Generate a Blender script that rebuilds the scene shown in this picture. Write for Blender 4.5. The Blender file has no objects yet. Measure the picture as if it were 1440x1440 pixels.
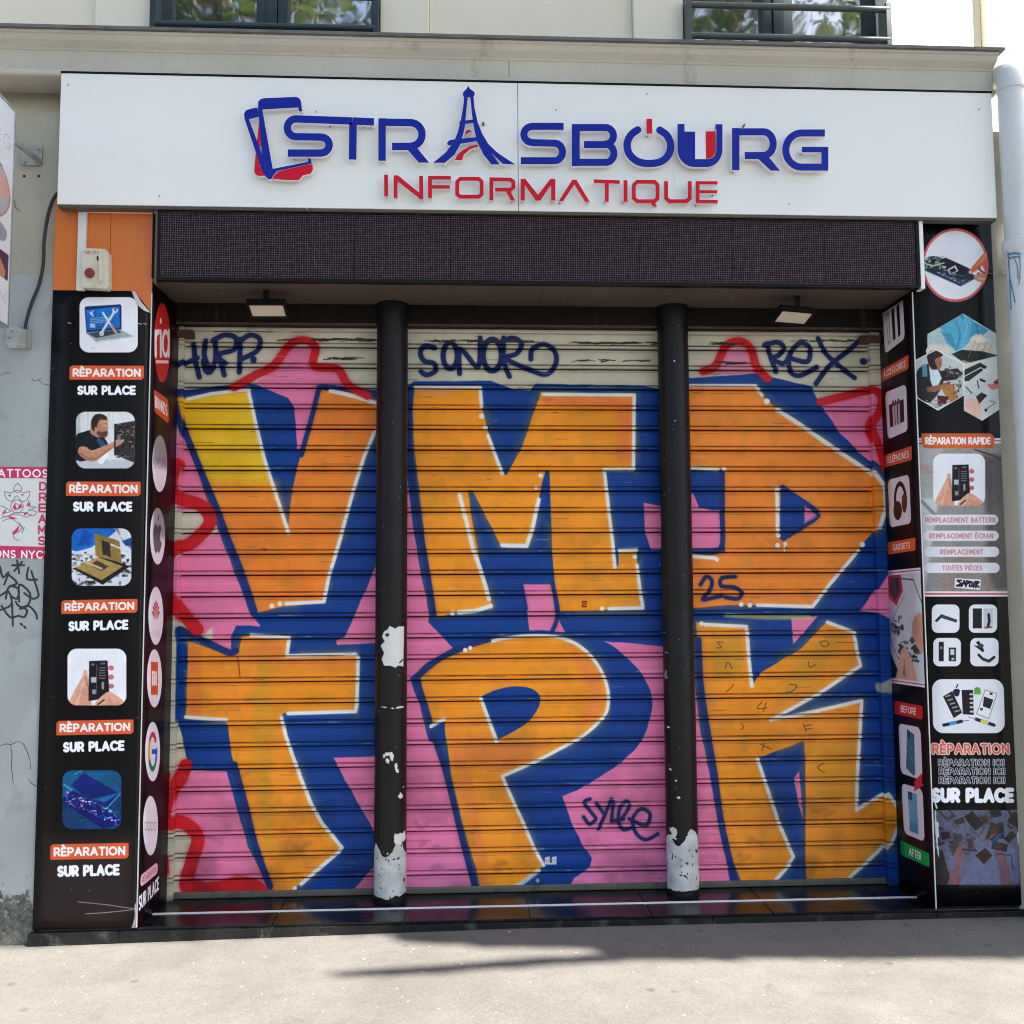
import bpy, bmesh, math, random
import numpy as np
from mathutils import Vector, Matrix
from mathutils.geometry import tessellate_polygon

scene = bpy.context.scene
C = scene.collection
R_ = math.radians
# ------------------------------------------------------------------ camera
F_PX = 1400.0
CAM = np.array([0.0, -4.83, 1.45])
YAW, PITCH, ROLL = R_(3.0486), R_(4.598), R_(-0.3174)
_F = np.array([math.sin(YAW)*math.cos(PITCH), math.cos(YAW)*math.cos(PITCH), math.sin(PITCH)])
_R0 = np.array([math.cos(YAW), -math.sin(YAW), 0.0]); _U0 = np.cross(_R0, _F)
_R = math.cos(ROLL)*_R0 + math.sin(ROLL)*_U0
_U = -math.sin(ROLL)*_R0 + math.cos(ROLL)*_U0
cam_data = bpy.data.cameras.new('camera'); cam = bpy.data.objects.new('camera', cam_data); C.objects.link(cam)
cam_data.sensor_width = 36.0; cam_data.lens = 36.0*F_PX/1440.0; cam_data.clip_start = 0.05; cam_data.clip_end = 500
m = Matrix.Identity(4)
for i in range(3):
    m[i][0] = _R[i]; m[i][1] = _U[i]; m[i][2] = -_F[i]; m[i][3] = CAM[i]
cam.matrix_world = m
scene.camera = cam
# ------------------------------------------------------------------ light
SUN = Vector((0.42, -0.40, 0.815)).normalized()          # towards the sun: high, front right
world = bpy.data.worlds.new('World'); scene.world = world; world.use_nodes = True
wn = world.node_tree.nodes; wl = world.node_tree.links
for n in list(wn): wn.remove(n)
sky = wn.new('ShaderNodeTexSky'); sky.sky_type = 'NISHITA'; sky.sun_disc = False
sky.sun_elevation = math.asin(SUN.z); sky.sun_rotation = math.atan2(SUN.x, SUN.y)
sky.air_density = 1.0; sky.dust_density = 1.5
bg = wn.new('ShaderNodeBackground'); bg.inputs[1].default_value = 0.07
wo = wn.new('ShaderNodeOutputWorld')
wl.new(sky.outputs[0], bg.inputs[0]); wl.new(bg.outputs[0], wo.inputs[0])
sd = bpy.data.lights.new('sun', 'SUN'); sd.energy = 4.1; sd.angle = R_(0.53); sd.color = (1.0, 0.95, 0.87)
so = bpy.data.objects.new('sun', sd); C.objects.link(so); so.location = (6, -8, 12)
so.rotation_euler = SUN.to_track_quat('Z', 'Y').to_euler()
scene.view_settings.view_transform = 'Standard'; scene.view_settings.look = 'None'
scene.view_settings.exposure = 2.25; scene.view_settings.gamma = 1.0
scene.view_settings.use_curve_mapping = False
scene.render.engine = 'CYCLES'
scene.cycles.filter_width = 1.05

# ------------------------------------------------------------------ pixel <-> place
def ray(px, py):
    return (px-720)/F_PX*_R - (py-720)/F_PX*_U + _F
def P(px, py, Y):                                    # photo pixel -> point on the plane y = Y
    d = ray(px, py); t = (Y-CAM[1])/d[1]
    return Vector(CAM + d*t)
def PX(px, py, X):
    d = ray(px, py); t = (X-CAM[0])/d[0]
    return Vector(CAM + d*t)
def PZ(px, py, Z):
    d = ray(px, py); t = (Z-CAM[2])/d[2]
    return Vector(CAM + d*t)
def proj(w):
    v = np.array(w)-CAM; z = v@_F
    return np.array([720+F_PX*(v@_R)/z, 720-F_PX*(v@_U)/z])
def homography(src, dst):
    A = []; b = []
    for (x, y), (u, v) in zip(src, dst):
        A.append([x, y, 1, 0, 0, 0, -u*x, -u*y]); b.append(u)
        A.append([0, 0, 0, x, y, 1, -v*x, -v*y]); b.append(v)
    h = np.linalg.solve(np.array(A, float), np.array(b, float))
    return np.append(h, 1).reshape(3, 3)
def happly(Hm, pts):
    p = np.asarray(pts, float).reshape(-1, 2); q = np.c_[p, np.ones(len(p))]@Hm.T
    return q[:, :2]/q[:, 2:3]

# ------------------------------------------------------------------ 2-D distance fields
def sd_poly(X, Y, pts):
    pts = np.asarray(pts, float); n = len(pts)
    d = np.full(X.shape, 1e18); s = np.zeros(X.shape, bool)
    for i in range(n):
        ax, ay = pts[i]; bx_, by_ = pts[(i+1) % n]
        ex, ey = bx_-ax, by_-ay; L = ex*ex+ey*ey
        if L < 1e-12: continue
        wx, wy = X-ax, Y-ay
        t = np.clip((wx*ex+wy*ey)/L, 0, 1)
        d = np.minimum(d, (wx-ex*t)**2+(wy-ey*t)**2)
        if ay != by_:
            c = (ay > Y) != (by_ > Y)
            s ^= c & (X < ex*(Y-ay)/ey+ax)
    d = np.sqrt(d)
    return np.where(s, -d, d)
def sd_line(X, Y, pts, r):
    pts = np.asarray(pts, float)
    if len(pts) == 1: return np.hypot(X-pts[0][0], Y-pts[0][1])-r
    d = np.full(X.shape, 1e18)
    for i in range(len(pts)-1):
        ax, ay = pts[i]; ex, ey = pts[i+1][0]-ax, pts[i+1][1]-ay; L = ex*ex+ey*ey+1e-12
        t = np.clip(((X-ax)*ex+(Y-ay)*ey)/L, 0, 1)
        d = np.minimum(d, (X-ax-ex*t)**2+(Y-ay-ey*t)**2)
    return np.sqrt(d)-r
def sd_box(X, Y, a, b, r, ea=0, eb=0):               # butt-ended bar from a to b, half width r
    a = np.array(a, float); b = np.array(b, float); u = b-a; L = np.hypot(*u); u /= L
    a = a-u*ea; b = b+u*eb; L = L+ea+eb
    c = (a+b)/2; x = (X-c[0])*u[0]+(Y-c[1])*u[1]; y = -(X-c[0])*u[1]+(Y-c[1])*u[0]
    qx = np.abs(x)-L/2; qy = np.abs(y)-r
    return np.hypot(np.maximum(qx, 0), np.maximum(qy, 0))+np.minimum(np.maximum(qx, qy), 0)
def smooth(pts, k=6, closed=False):
    p = np.asarray(pts, float); n = len(p); out = []
    if n < 3: return p
    rng = range(n if closed else n-1)
    for i in rng:
        if closed: a, b, c, d = p[(i-1) % n], p[i], p[(i+1) % n], p[(i+2) % n]
        else: a, b, c, d = p[max(i-1, 0)], p[i], p[i+1], p[min(i+2, n-1)]
        for j in range(k):
            t = j/k
            out.append(0.5*((2*b)+(-a+c)*t+(2*a-5*b+4*c-d)*t*t+(-a+3*b-3*c+d)*t**3))
    if not closed: out.append(p[-1])
    return np.array(out)
def arcp(cx, cy, rx, ry, a0, a1, n=10):
    a = np.radians(np.linspace(a0, a1, n)); return [(cx+rx*math.cos(t), cy+ry*math.sin(t)) for t in a]
_rs = np.random.RandomState(11)
def fbm(H, W, cell, octv=3, rs=None):
    rs = rs or _rs
    out = np.zeros((H, W)); amp = 1; tot = 0
    for o in range(octv):
        c = max(cell/2**o, 1.5); gh, gw = int(H/c)+3, int(W/c)+3; g = rs.rand(gh, gw)
        y = np.arange(H)/c; x = np.arange(W)/c; yi = y.astype(int); xi = x.astype(int)
        fy = y-yi; fx = x-xi; fy = (fy*fy*(3-2*fy))[:, None]; fx = (fx*fx*(3-2*fx))[None]
        a = g[yi][:, xi]; b = g[yi][:, xi+1]; c_ = g[yi+1][:, xi]; d = g[yi+1][:, xi+1]
        out += amp*((a*(1-fx)+b*fx)*(1-fy)+(c_*(1-fx)+d*fx)*fy); tot += amp; amp *= .5
    return out/tot

# ------------------------------------------------------------------ stroke lettering
def _A(*a, **k): return arcp(*a, **k)
G = {
 'A': (.78, [[(0, 0), (.39, 1), (.78, 0)], [(.14, .33), (.64, .33)]]),
 'B': (.62, [[(0, 0), (0, 1), (.34, 1)]+_A(.34, .76, .22, .24, 90, -90)+[(0, .52)], [(.34, .52)]+_A(.36, .26, .26, .26, 90, -90)+[(0, 0)]]),
 'C': (.76, [_A(.45, .5, .45, .5, 45, 315, n=16)]),
 'D': (.7, [[(0, 0), (0, 1), (.28, 1)]+_A(.28, .5, .42, .5, 90, -90)+[(0, 0)]]),
 'E': (.52, [[(.52, 1), (0, 1), (0, 0), (.52, 0)], [(0, .5), (.46, .5)]]),
 'F': (.5, [[(.52, 1), (0, 1), (0, 0)], [(0, .5), (.44, .5)]]),
 'G': (.8, [_A(.45, .5, .45, .5, 45, 340, n=16)+[(.86, .45), (.48, .45)]]),
 'H': (.66, [[(0, 0), (0, 1)], [(.66, 0), (.66, 1)], [(0, .5), (.66, .5)]]),
 'I': (.0, [[(0, 0), (0, 1)]]),
 'K': (.62, [[(0, 0), (0, 1)], [(.6, 1), (.03, .42)], [(.22, .6), (.62, 0)]]),
 'L': (.48, [[(0, 1), (0, 0), (.48, 0)]]),
 'M': (.84, [[(0, 0), (0, 1), (.42, .3), (.84, 1), (.84, 0)]]),
 'N': (.68, [[(0, 0), (0, 1), (.68, 0), (.68, 1)]]),
 'O': (.9, [_A(.45, .5, .45, .5, 0, 360, n=20)]),
 'P': (.58, [[(0, 0), (0, 1), (.32, 1)]+_A(.32, .71, .26, .29, 90, -90)+[(0, .42)]]),
 'Q': (.9, [_A(.45, .5, .45, .5, 0, 360, n=20), [(.55, .25), (.88, -.08)]]),
 'R': (.6, [[(0, 0), (0, 1), (.32, 1)]+_A(.32, .71, .26, .29, 90, -90)+[(0, .42)], [(.3, .42), (.6, 0)]]),
 'S': (.56, [_A(.29, .74, .25, .26, 35, 270, n=12)+_A(.28, .24, .27, .24, 90, -150, n=12)]),
 'T': (.62, [[(0, 1), (.62, 1)], [(.31, 1), (.31, 0)]]),
 'U': (.68, [[(0, 1), (0, .34)]+_A(.34, .34, .34, .34, 180, 360)+[(.68, 1)]]),
 'V': (.7, [[(0, 1), (.35, 0), (.7, 1)]]),
 'W': (1., [[(0, 1), (.25, 0), (.5, .9), (.75, 0), (1, 1)]]),
 'X': (.7, [[(0, 0), (.7, 1)], [(0, 1), (.7, 0)]]),
 'Y': (.7, [[(0, 1), (.35, .5), (.7, 1)], [(.35, .5), (.35, 0)]]),
 'Z': (.6, [[(0, 1), (.6, 1), (0, 0), (.6, 0)]]),
 '!': (.0, [[(0, .32), (0, 1)], [(0, 0), (0, .02)]]),
 '"': (.2, [[(0, 1), (-.03, .75)], [(.2, 1), (.17, .75)]]),
 'r': (.3, [[(0, 0), (0, .68)], [(0, .4)]+_A(.28, .4, .28, .28, 170, 80)]),
 'i': (.0, [[(0, 0), (0, .68)], [(0, .98), (0, .99)]]),
 'a': (.6, [_A(.3, .34, .3, .34, 0, 360, n=16), [(.6, .68), (.6, 0)]]),
 'o': (.6, [_A(.3, .34, .3, .34, 0, 360, n=16)]),
 'p': (.6, [_A(.3, .34, .3, .34, 0, 360, n=16), [(0, .68), (0, -.3)]]),
 ' ': (.22, []),
}
for ch, base, mark in (('È', 'E', [(.12, 1.4), (.32, 1.2)]), ('É', 'E', [(.2, 1.2), (.4, 1.4)])):
    G[ch] = (G[base][0], G[base][1]+[mark])
def layout(s, gap=.3):
    x = 0; out = []
    for ch in s:
        w, st = G[ch]
        for k in st: out.append([(x+a, b) for a, b in k])
        x += w+gap
    return x-gap, out

# ------------------------------------------------------------------ canvas for flat print and spray paint
def srgb(c): return np.array(c, float)/255.0
class Canvas:
    def __init__(s, W, H, base, mapf, k):             # mapf: photo px -> canvas px (row 0 at the bottom); k canvas px per photo px
        s.W, s.H, s.map, s.k = int(W), int(H), mapf, k
        s.a = np.ones((s.H, s.W, 3))*srgb(base)
        s.clip = None
    def _win(s, pts, pad):
        x0 = max(int(pts[:, 0].min()-pad), 0); x1 = min(int(pts[:, 0].max()+pad)+2, s.W)
        y0 = max(int(pts[:, 1].min()-pad), 0); y1 = min(int(pts[:, 1].max()+pad)+2, s.H)
        if x1 <= x0 or y1 <= y0: return None
        X, Y = np.meshgrid(np.arange(x0, x1)+.5, np.arange(y0, y1)+.5)
        return x0, x1, y0, y1, X, Y
    def _put(s, w, d, col, soft, alpha, halo, hr):
        x0, x1, y0, y1, X, Y = w
        m_ = np.clip(.5-d/max(soft, .7), 0, 1)
        m_ = m_*m_*(3-2*m_) if soft > 3 else m_
        if halo: m_ = np.maximum(m_, halo*np.exp(-np.maximum(d, 0)/hr))
        m_ = m_*alpha
        if s.clip is not None: m_ = m_*s.clip[y0:y1, x0:x1]
        m_ = m_[..., None]; s.a[y0:y1, x0:x1] = s.a[y0:y1, x0:x1]*(1-m_)+srgb(col)*m_
    def poly(s, pts, col, soft=.9, alpha=1, grow=0, wob=0, sm=0, halo=0, hr=6):
        if sm: pts = smooth(pts, sm, True)
        p = s.map(pts); pad = soft+abs(grow)+2+(hr*4 if halo else 0)+wob
        w = s._win(p, pad)
        if w is None: return
        d = sd_poly(w[4], w[5], p)-grow
        if wob: d = d+(fbm(*d.shape, 28, 2)-.5)*2*wob
        s._put(w, d, col, soft, alpha, halo, hr)
    def line(s, pts, r, col, soft=.9, alpha=1, sm=0, wob=0, halo=0, hr=6):
        if sm: pts = smooth(pts, sm)
        p = s.map(pts); r = r*s.k; w = s._win(p, r+soft+2+(hr*4 if halo else 0))
        if w is None: return
        d = sd_line(w[4], w[5], p, r)
        if wob: d = d+(fbm(*d.shape, 14, 2)-.5)*2*wob
        s._put(w, d, col, soft, alpha, halo, hr)
    def grade(s, quad, amt=.16, seed=0, blur=1):      # photographic grain and soft mottling inside a printed picture
        p = s.map(quad); w = s._win(p, 1)
        if w is None: return
        x0, x1, y0, y1, X, Y = w; r = np.random.RandomState(seed); a = s.a[y0:y1, x0:x1]; h, wd = a.shape[:2]
        o = a.copy(); q = np.pad(a, ((blur, blur), (blur, blur), (0, 0)), 'edge'); acc = 0; n = 0
        for i in range(2*blur+1):
            for j in range(2*blur+1): acc = acc+q[i:i+h, j:j+wd]; n += 1
        o = .45*a+.55*acc/n; wt = np.clip(1.15-a.mean(-1, keepdims=True)*1.12, .07, 1); lum = 1+wt*amt*2*(fbm(h, wd, max(h, wd)/4, 4, r)-.5)[..., None]+wt*amt*1.6*(fbm(h, wd, 5, 2, r)-.5)[..., None]
        tint = 1+.10*wt*(np.stack([fbm(h, wd, h/3, 2, r) for _ in range(3)], -1)-.5)
        m_ = np.clip(.5-sd_poly(X, Y, p), 0, 1)[..., None]
        s.a[y0:y1, x0:x1] = a*(1-m_)+np.clip(o*lum*tint, 0, 1)*m_
    def image(s, name):
        im = bpy.data.images.new(name, s.W, s.H); im.colorspace_settings.name = 'sRGB'
        buf = np.ones((s.H, s.W, 4), np.float32); buf[..., :3] = np.clip(s.a, 0, 1)
        im.pixels.foreach_set(buf.ravel()); im.update(); im.pack()
        return im
class Frame:                                          # unit square laid over four photo points TL TR BR BL; v grows upward
    def __init__(s, cv, quad, r=0):
        s.cv = cv; q = [np.array(p, float) for p in quad]; s.q = q
        s.H = homography([(0, 1), (1, 1), (1, 0), (0, 0)], q)
        cq = cv.map(quad); s.r = r
        s.w = (np.hypot(*(cq[1]-cq[0]))+np.hypot(*(cq[2]-cq[3])))/2; s.h = (np.hypot(*(cq[3]-cq[0]))+np.hypot(*(cq[2]-cq[1])))/2
        s.Hc = homography(cq, [(0, s.h), (s.w, s.h), (s.w, 0), (0, 0)]); s.cq = cq
    def m(s, pts): return happly(s.H, pts)
    def rr(s, r):                                     # rounded rectangle signed distance over its window
        cv = s.cv; w = cv._win(s.cq, 6); x0, x1, y0, y1, X, Y = w
        uv = happly(s.Hc, np.c_[X.ravel(), Y.ravel()]); x = uv[:, 0].reshape(X.shape)-s.w/2; y = uv[:, 1].reshape(X.shape)-s.h/2
        qx = np.abs(x)-s.w/2+r; qy = np.abs(y)-s.h/2+r
        return w, np.hypot(np.maximum(qx, 0), np.maximum(qy, 0))+np.minimum(np.maximum(qx, qy), 0)-r
    def fill(s, col, r=0, soft=.9, alpha=1):
        w, d = s.rr(r*s.h); s.cv._put(w, d, col, soft, alpha, 0, 1)
    def oval(s, col, grow=0):
        s.poly(arcp(.5, .5, .5+grow, .5+grow, 0, 350, n=36), col)
    def begin(s, r=0):
        w, d = s.rr(r*s.h); c = np.zeros((s.cv.H, s.cv.W)); c[w[2]:w[3], w[0]:w[1]] = np.clip(.5-d, 0, 1); s.cv.clip = c
    def end(s): s.cv.clip = None
    def poly(s, pts, col, **k): s.cv.poly(s.m(pts), col, **k)
    def line(s, pts, r, col, **k):                    # r in units of the frame's height
        s.cv.line(s.m(pts), r*s.h/s.cv.k, col, **k)
    def box(s, u0, v0, u1, v1, col, **k): s.poly([(u0, v0), (u1, v0), (u1, v1), (u0, v1)], col, **k)
    def ell(s, u, v, ru, rv, col, **k): s.poly(arcp(u, v, ru, rv, 0, 345, n=24), col, **k)
    def text(s, t, u0=0, v0=0, u1=1, v1=1, wt=.12, col=(235, 238, 240), gap=.34, **k):
        W, st = layout(t, gap); hh = (v1-v0)
        for q in st:
            pts = [(u0+x/W*(u1-u0), v0+y*hh) for x, y in q]
            s.line(pts, wt*hh, col, **k)
def plane_canvas(corners, ppm, base):                 # corners TL TR BR BL in the world
    c = [Vector(v) for v in corners]
    W = (c[1]-c[0]).length*ppm; H = (c[3]-c[0]).length*ppm
    Hm = homography([proj(v) for v in c], [(0, int(H)), (int(W), int(H)), (int(W), 0), (0, 0)])
    return Canvas(W, H, base, lambda p: happly(Hm, p), ppm/300.0)

# ------------------------------------------------------------------ materials
MATS = {}
def mat(name, col, rough=.5, var=.08, scale=6, bump=0.0, bscale=120, metal=0.0, spec=.5, image=None, pos_map=None,
        dirt=None, dirt_scale=4, dirt_lo=.55, dirt_hi=.8, streak=False, coat=0.0, foot=None, img_bump=0):
    mt = bpy.data.materials.new(name); mt.use_nodes = True; nt = mt.node_tree; N, L = nt.nodes, nt.links
    b = N['Principled BSDF']
    geo = N.new('ShaderNodeNewGeometry'); pos = geo.outputs['Position']
    if image is not None:
        ti = N.new('ShaderNodeTexImage'); ti.image = image; ti.extension = 'EXTEND'; ti.interpolation = 'Linear'
        if pos_map:                                   # world x, z -> image
            x0, x1, z0, z1 = pos_map
            sx = N.new('ShaderNodeSeparateXYZ'); L.new(pos, sx.inputs[0]); cb = N.new('ShaderNodeCombineXYZ')
            for o, i_, lo, hi in (('X', 0, x0, x1), ('Z', 1, z0, z1)):
                mr = N.new('ShaderNodeMapRange'); mr.clamp = False; L.new(sx.outputs[o], mr.inputs[0]); mr.inputs[1].default_value = lo; mr.inputs[2].default_value = hi
                L.new(mr.outputs[0], cb.inputs[i_])
            L.new(cb.outputs[0], ti.inputs[0])
        colo = ti.outputs[0]
    else:
        rgb = N.new('ShaderNodeRGB'); rgb.outputs[0].default_value = (*col, 1); colo = rgb.outputs[0]
    if var:
        nz = N.new('ShaderNodeTexNoise'); nz.inputs['Scale'].default_value = scale; nz.inputs['Detail'].default_value = 6; L.new(pos, nz.inputs[0])
        mr = N.new('ShaderNodeMapRange'); L.new(nz.outputs[0], mr.inputs[0]); mr.inputs[1].default_value = .3; mr.inputs[2].default_value = .7
        mr.inputs[3].default_value = 1-var; mr.inputs[4].default_value = 1+var*.6
        mx = N.new('ShaderNodeMix'); mx.data_type = 'RGBA'; mx.blend_type = 'MULTIPLY'; mx.inputs[0].default_value = 1
        L.new(colo, mx.inputs[6]); L.new(mr.outputs[0], mx.inputs[7]); colo = mx.outputs[2]
    if dirt:
        nz = N.new('ShaderNodeTexNoise'); nz.inputs['Scale'].default_value = dirt_scale; nz.inputs['Detail'].default_value = 9; nz.inputs['Roughness'].default_value = .65
        if streak:
            mp = N.new('ShaderNodeMapping'); mp.inputs['Scale'].default_value = (1, 1, .12); L.new(pos, mp.inputs[0]); L.new(mp.outputs[0], nz.inputs[0])
        else: L.new(pos, nz.inputs[0])
        mr = N.new('ShaderNodeMapRange'); L.new(nz.outputs[0], mr.inputs[0]); mr.inputs[1].default_value = dirt_lo; mr.inputs[2].default_value = dirt_hi
        mx = N.new('ShaderNodeMix'); mx.data_type = 'RGBA'; L.new(mr.outputs[0], mx.inputs[0]); L.new(colo, mx.inputs[6]); mx.inputs[7].default_value = (*dirt, 1); colo = mx.outputs[2]
    if foot:                                          # moss and rot creeping up from the pavement, ragged edge
        fc, fh = foot; sx = N.new('ShaderNodeSeparateXYZ'); L.new(pos, sx.inputs[0])
        nz = N.new('ShaderNodeTexNoise'); nz.inputs['Scale'].default_value = 13; nz.inputs['Detail'].default_value = 12; nz.inputs['Roughness'].default_value = .72; L.new(pos, nz.inputs[0])
        m1 = N.new('ShaderNodeMath'); m1.operation = 'MULTIPLY_ADD'; L.new(nz.outputs[0], m1.inputs[0]); m1.inputs[1].default_value = -fh*3.0; m1.inputs[2].default_value = fh*2.45
        m2 = N.new('ShaderNodeMath'); m2.operation = 'SUBTRACT'; L.new(m1.outputs[0], m2.inputs[0]); L.new(sx.outputs['Z'], m2.inputs[1])
        mr = N.new('ShaderNodeMapRange'); L.new(m2.outputs[0], mr.inputs[0]); mr.inputs[1].default_value = 0; mr.inputs[2].default_value = .035; mr.inputs[4].default_value = .9
        mx = N.new('ShaderNodeMix'); mx.data_type = 'RGBA'; L.new(mr.outputs[0], mx.inputs[0]); L.new(colo, mx.inputs[6])
        n3 = N.new('ShaderNodeTexNoise'); n3.inputs['Scale'].default_value = 38; n3.inputs['Detail'].default_value = 8; n3.inputs['Roughness'].default_value = .8; L.new(pos, n3.inputs[0])
        rp_ = N.new('ShaderNodeValToRGB'); L.new(n3.outputs[0], rp_.inputs[0]); rp_.color_ramp.elements[0].position = .42; rp_.color_ramp.elements[1].position = .66
        rp_.color_ramp.elements[0].color = (*fc, 1); rp_.color_ramp.elements[1].color = (.17, .17, .14, 1); L.new(rp_.outputs[0], mx.inputs[7]); colo = mx.outputs[2]
    L.new(colo, b.inputs['Base Color'])
    b.inputs['Roughness'].default_value = rough; b.inputs['Metallic'].default_value = metal; b.inputs['Specular IOR Level'].default_value = spec
    if coat: b.inputs['Coat Weight'].default_value = coat; b.inputs['Coat Roughness'].default_value = .1
    if bump:
        nz = N.new('ShaderNodeTexNoise'); nz.inputs['Scale'].default_value = bscale; nz.inputs['Detail'].default_value = 5; L.new(pos, nz.inputs[0])
        bp_ = N.new('ShaderNodeBump'); bp_.inputs['Strength'].default_value = bump; bp_.inputs['Distance'].default_value = .01; L.new(nz.outputs[0], bp_.inputs['Height'])
        L.new(bp_.outputs[0], b.inputs['Normal'])
        r2 = N.new('ShaderNodeMapRange'); L.new(nz.outputs[0], r2.inputs[0]); r2.inputs[3].default_value = rough*.85; r2.inputs[4].default_value = min(rough*1.15, 1)
        L.new(r2.outputs[0], b.inputs['Roughness'])
    if img_bump:                                      # layers of paint stand proud of each other
        b2 = N.new('ShaderNodeBump'); b2.inputs['Strength'].default_value = img_bump; b2.inputs['Distance'].default_value = .003; L.new(ti.outputs[0], b2.inputs['Height'])
        if b.inputs['Normal'].is_linked: L.new(b.inputs['Normal'].links[0].from_socket, b2.inputs['Normal'])
        L.new(b2.outputs[0], b.inputs['Normal'])
    MATS[name] = mt
    return mt

# ------------------------------------------------------------------ objects
def tag(o, label=None, cat=None, group=None, kind=None):
    if label: o['label'] = label
    if cat: o['category'] = cat
    if group: o['group'] = group
    if kind: o['kind'] = kind
    return o
def empty(name, loc, label, cat, group=None):
    o = bpy.data.objects.new(name, None); C.objects.link(o); o.location = loc; o.empty_display_size = .1
    return tag(o, label, cat, group)
def link(name, me, mats, parent=None):
    for m_ in (mats if isinstance(mats, (list, tuple)) else [mats]):
        if m_ is not None and m_.name not in [x.name for x in me.materials]: me.materials.append(m_)
    o = bpy.data.objects.new(name, me); C.objects.link(o)
    if parent is not None:
        o.parent = parent
        loc = parent.matrix_world.translation if parent.type == 'EMPTY' and parent.parent is None else Vector((0, 0, 0))
        o.matrix_parent_inverse = Matrix.Translation(-Vector(parent.location)) if parent.type == 'EMPTY' else Matrix.Identity(4)
    return o
class MB:
    def __init__(s): s.v = []; s.f = []; s.mi = []; s.uv = []
    def box(s, x0, x1, y0, y1, z0, z1, mi=0):
        n = len(s.v)
        s.v += [(x0, y0, z0), (x1, y0, z0), (x1, y1, z0), (x0, y1, z0), (x0, y0, z1), (x1, y0, z1), (x1, y1, z1), (x0, y1, z1)]
        for q in ((0, 1, 5, 4), (1, 2, 6, 5), (2, 3, 7, 6), (3, 0, 4, 7), (4, 5, 6, 7), (3, 2, 1, 0)):
            s.f.append([n+i for i in q]); s.mi.append(mi)
        return s
    def hexa(s, p, mi=0):                             # eight corners, same order as box
        n = len(s.v); s.v += [tuple(q) for q in p]
        for q in ((0, 1, 5, 4), (1, 2, 6, 5), (2, 3, 7, 6), (3, 0, 4, 7), (4, 5, 6, 7), (3, 2, 1, 0)):
            s.f.append([n+i for i in q]); s.mi.append(mi)
        return s
    def quad(s, a, b, c, d, mi=0):
        n = len(s.v); s.v += [tuple(a), tuple(b), tuple(c), tuple(d)]; s.f.append([n, n+1, n+2, n+3]); s.mi.append(mi); return s
    def tube(s, pts, r, seg=12, mi=0, cap=True):
        pts = [Vector(p) for p in pts]; rings = []; rr = r if isinstance(r, (list, tuple)) else [r]*len(pts)
        ref = None
        for i, p in enumerate(pts):
            t = (pts[min(i+1, len(pts)-1)]-pts[max(i-1, 0)]).normalized()
            if ref is None: rf = Vector((1, 0, 0)) if abs(t.z) > .9 else Vector((0, 0, 1)); u = t.cross(rf).normalized()
            else: u = (ref-t*ref.dot(t)).normalized()
            ref = u; w = t.cross(u); n = len(s.v)
            for k in range(seg):
                a = 2*math.pi*k/seg; s.v.append(tuple(p+u*math.cos(a)*rr[i]+w*math.sin(a)*rr[i]))
            rings.append(n)
        for a, b in zip(rings, rings[1:]):
            for k in range(seg): s.f.append([a+k, a+(k+1) % seg, b+(k+1) % seg, b+k]); s.mi.append(mi)
        if cap:
            s.f.append([rings[0]+k for k in range(seg)][::-1]); s.mi.append(mi)
            s.f.append([rings[-1]+k for k in range(seg)]); s.mi.append(mi)
        return s
    def prof(s, prof, x0, x1, mi=0):                  # (y, z) profile run along x, closed ring
        n = len(s.v); k = len(prof)
        s.v += [(x0, y, z) for y, z in prof]+[(x1, y, z) for y, z in prof]
        for i in range(k):
            j = (i+1) % k; s.f.append([n+i, n+j, n+k+j, n+k+i]); s.mi.append(mi)
        s.f.append([n+i for i in range(k)][::-1]); s.mi.append(mi); s.f.append([n+k+i for i in range(k)]); s.mi.append(mi)
        return s
    def mesh(s, name):
        me = bpy.data.meshes.new(name); me.from_pydata(s.v, [], s.f); me.polygons.foreach_set('material_index', s.mi)
        me.update(); bm = bmesh.new(); bm.from_mesh(me); bmesh.ops.recalc_face_normals(bm, faces=bm.faces); bm.to_mesh(me); bm.free()
        return me
    def build(s, name, mats, parent=None, bevel=0, smooth_=False):
        me = s.mesh(name)
        if smooth_:
            me.polygons.foreach_set('use_smooth', [True]*len(me.polygons))
        o = link(name, me, mats, parent)
        if bevel:
            b = o.modifiers.new('bevel', 'BEVEL'); b.width = bevel; b.segments = 2; b.limit_method = 'ANGLE'
        if smooth_:
            try: me.set_sharp_from_angle(angle=R_(40))
            except Exception: pass
        return o

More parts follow.
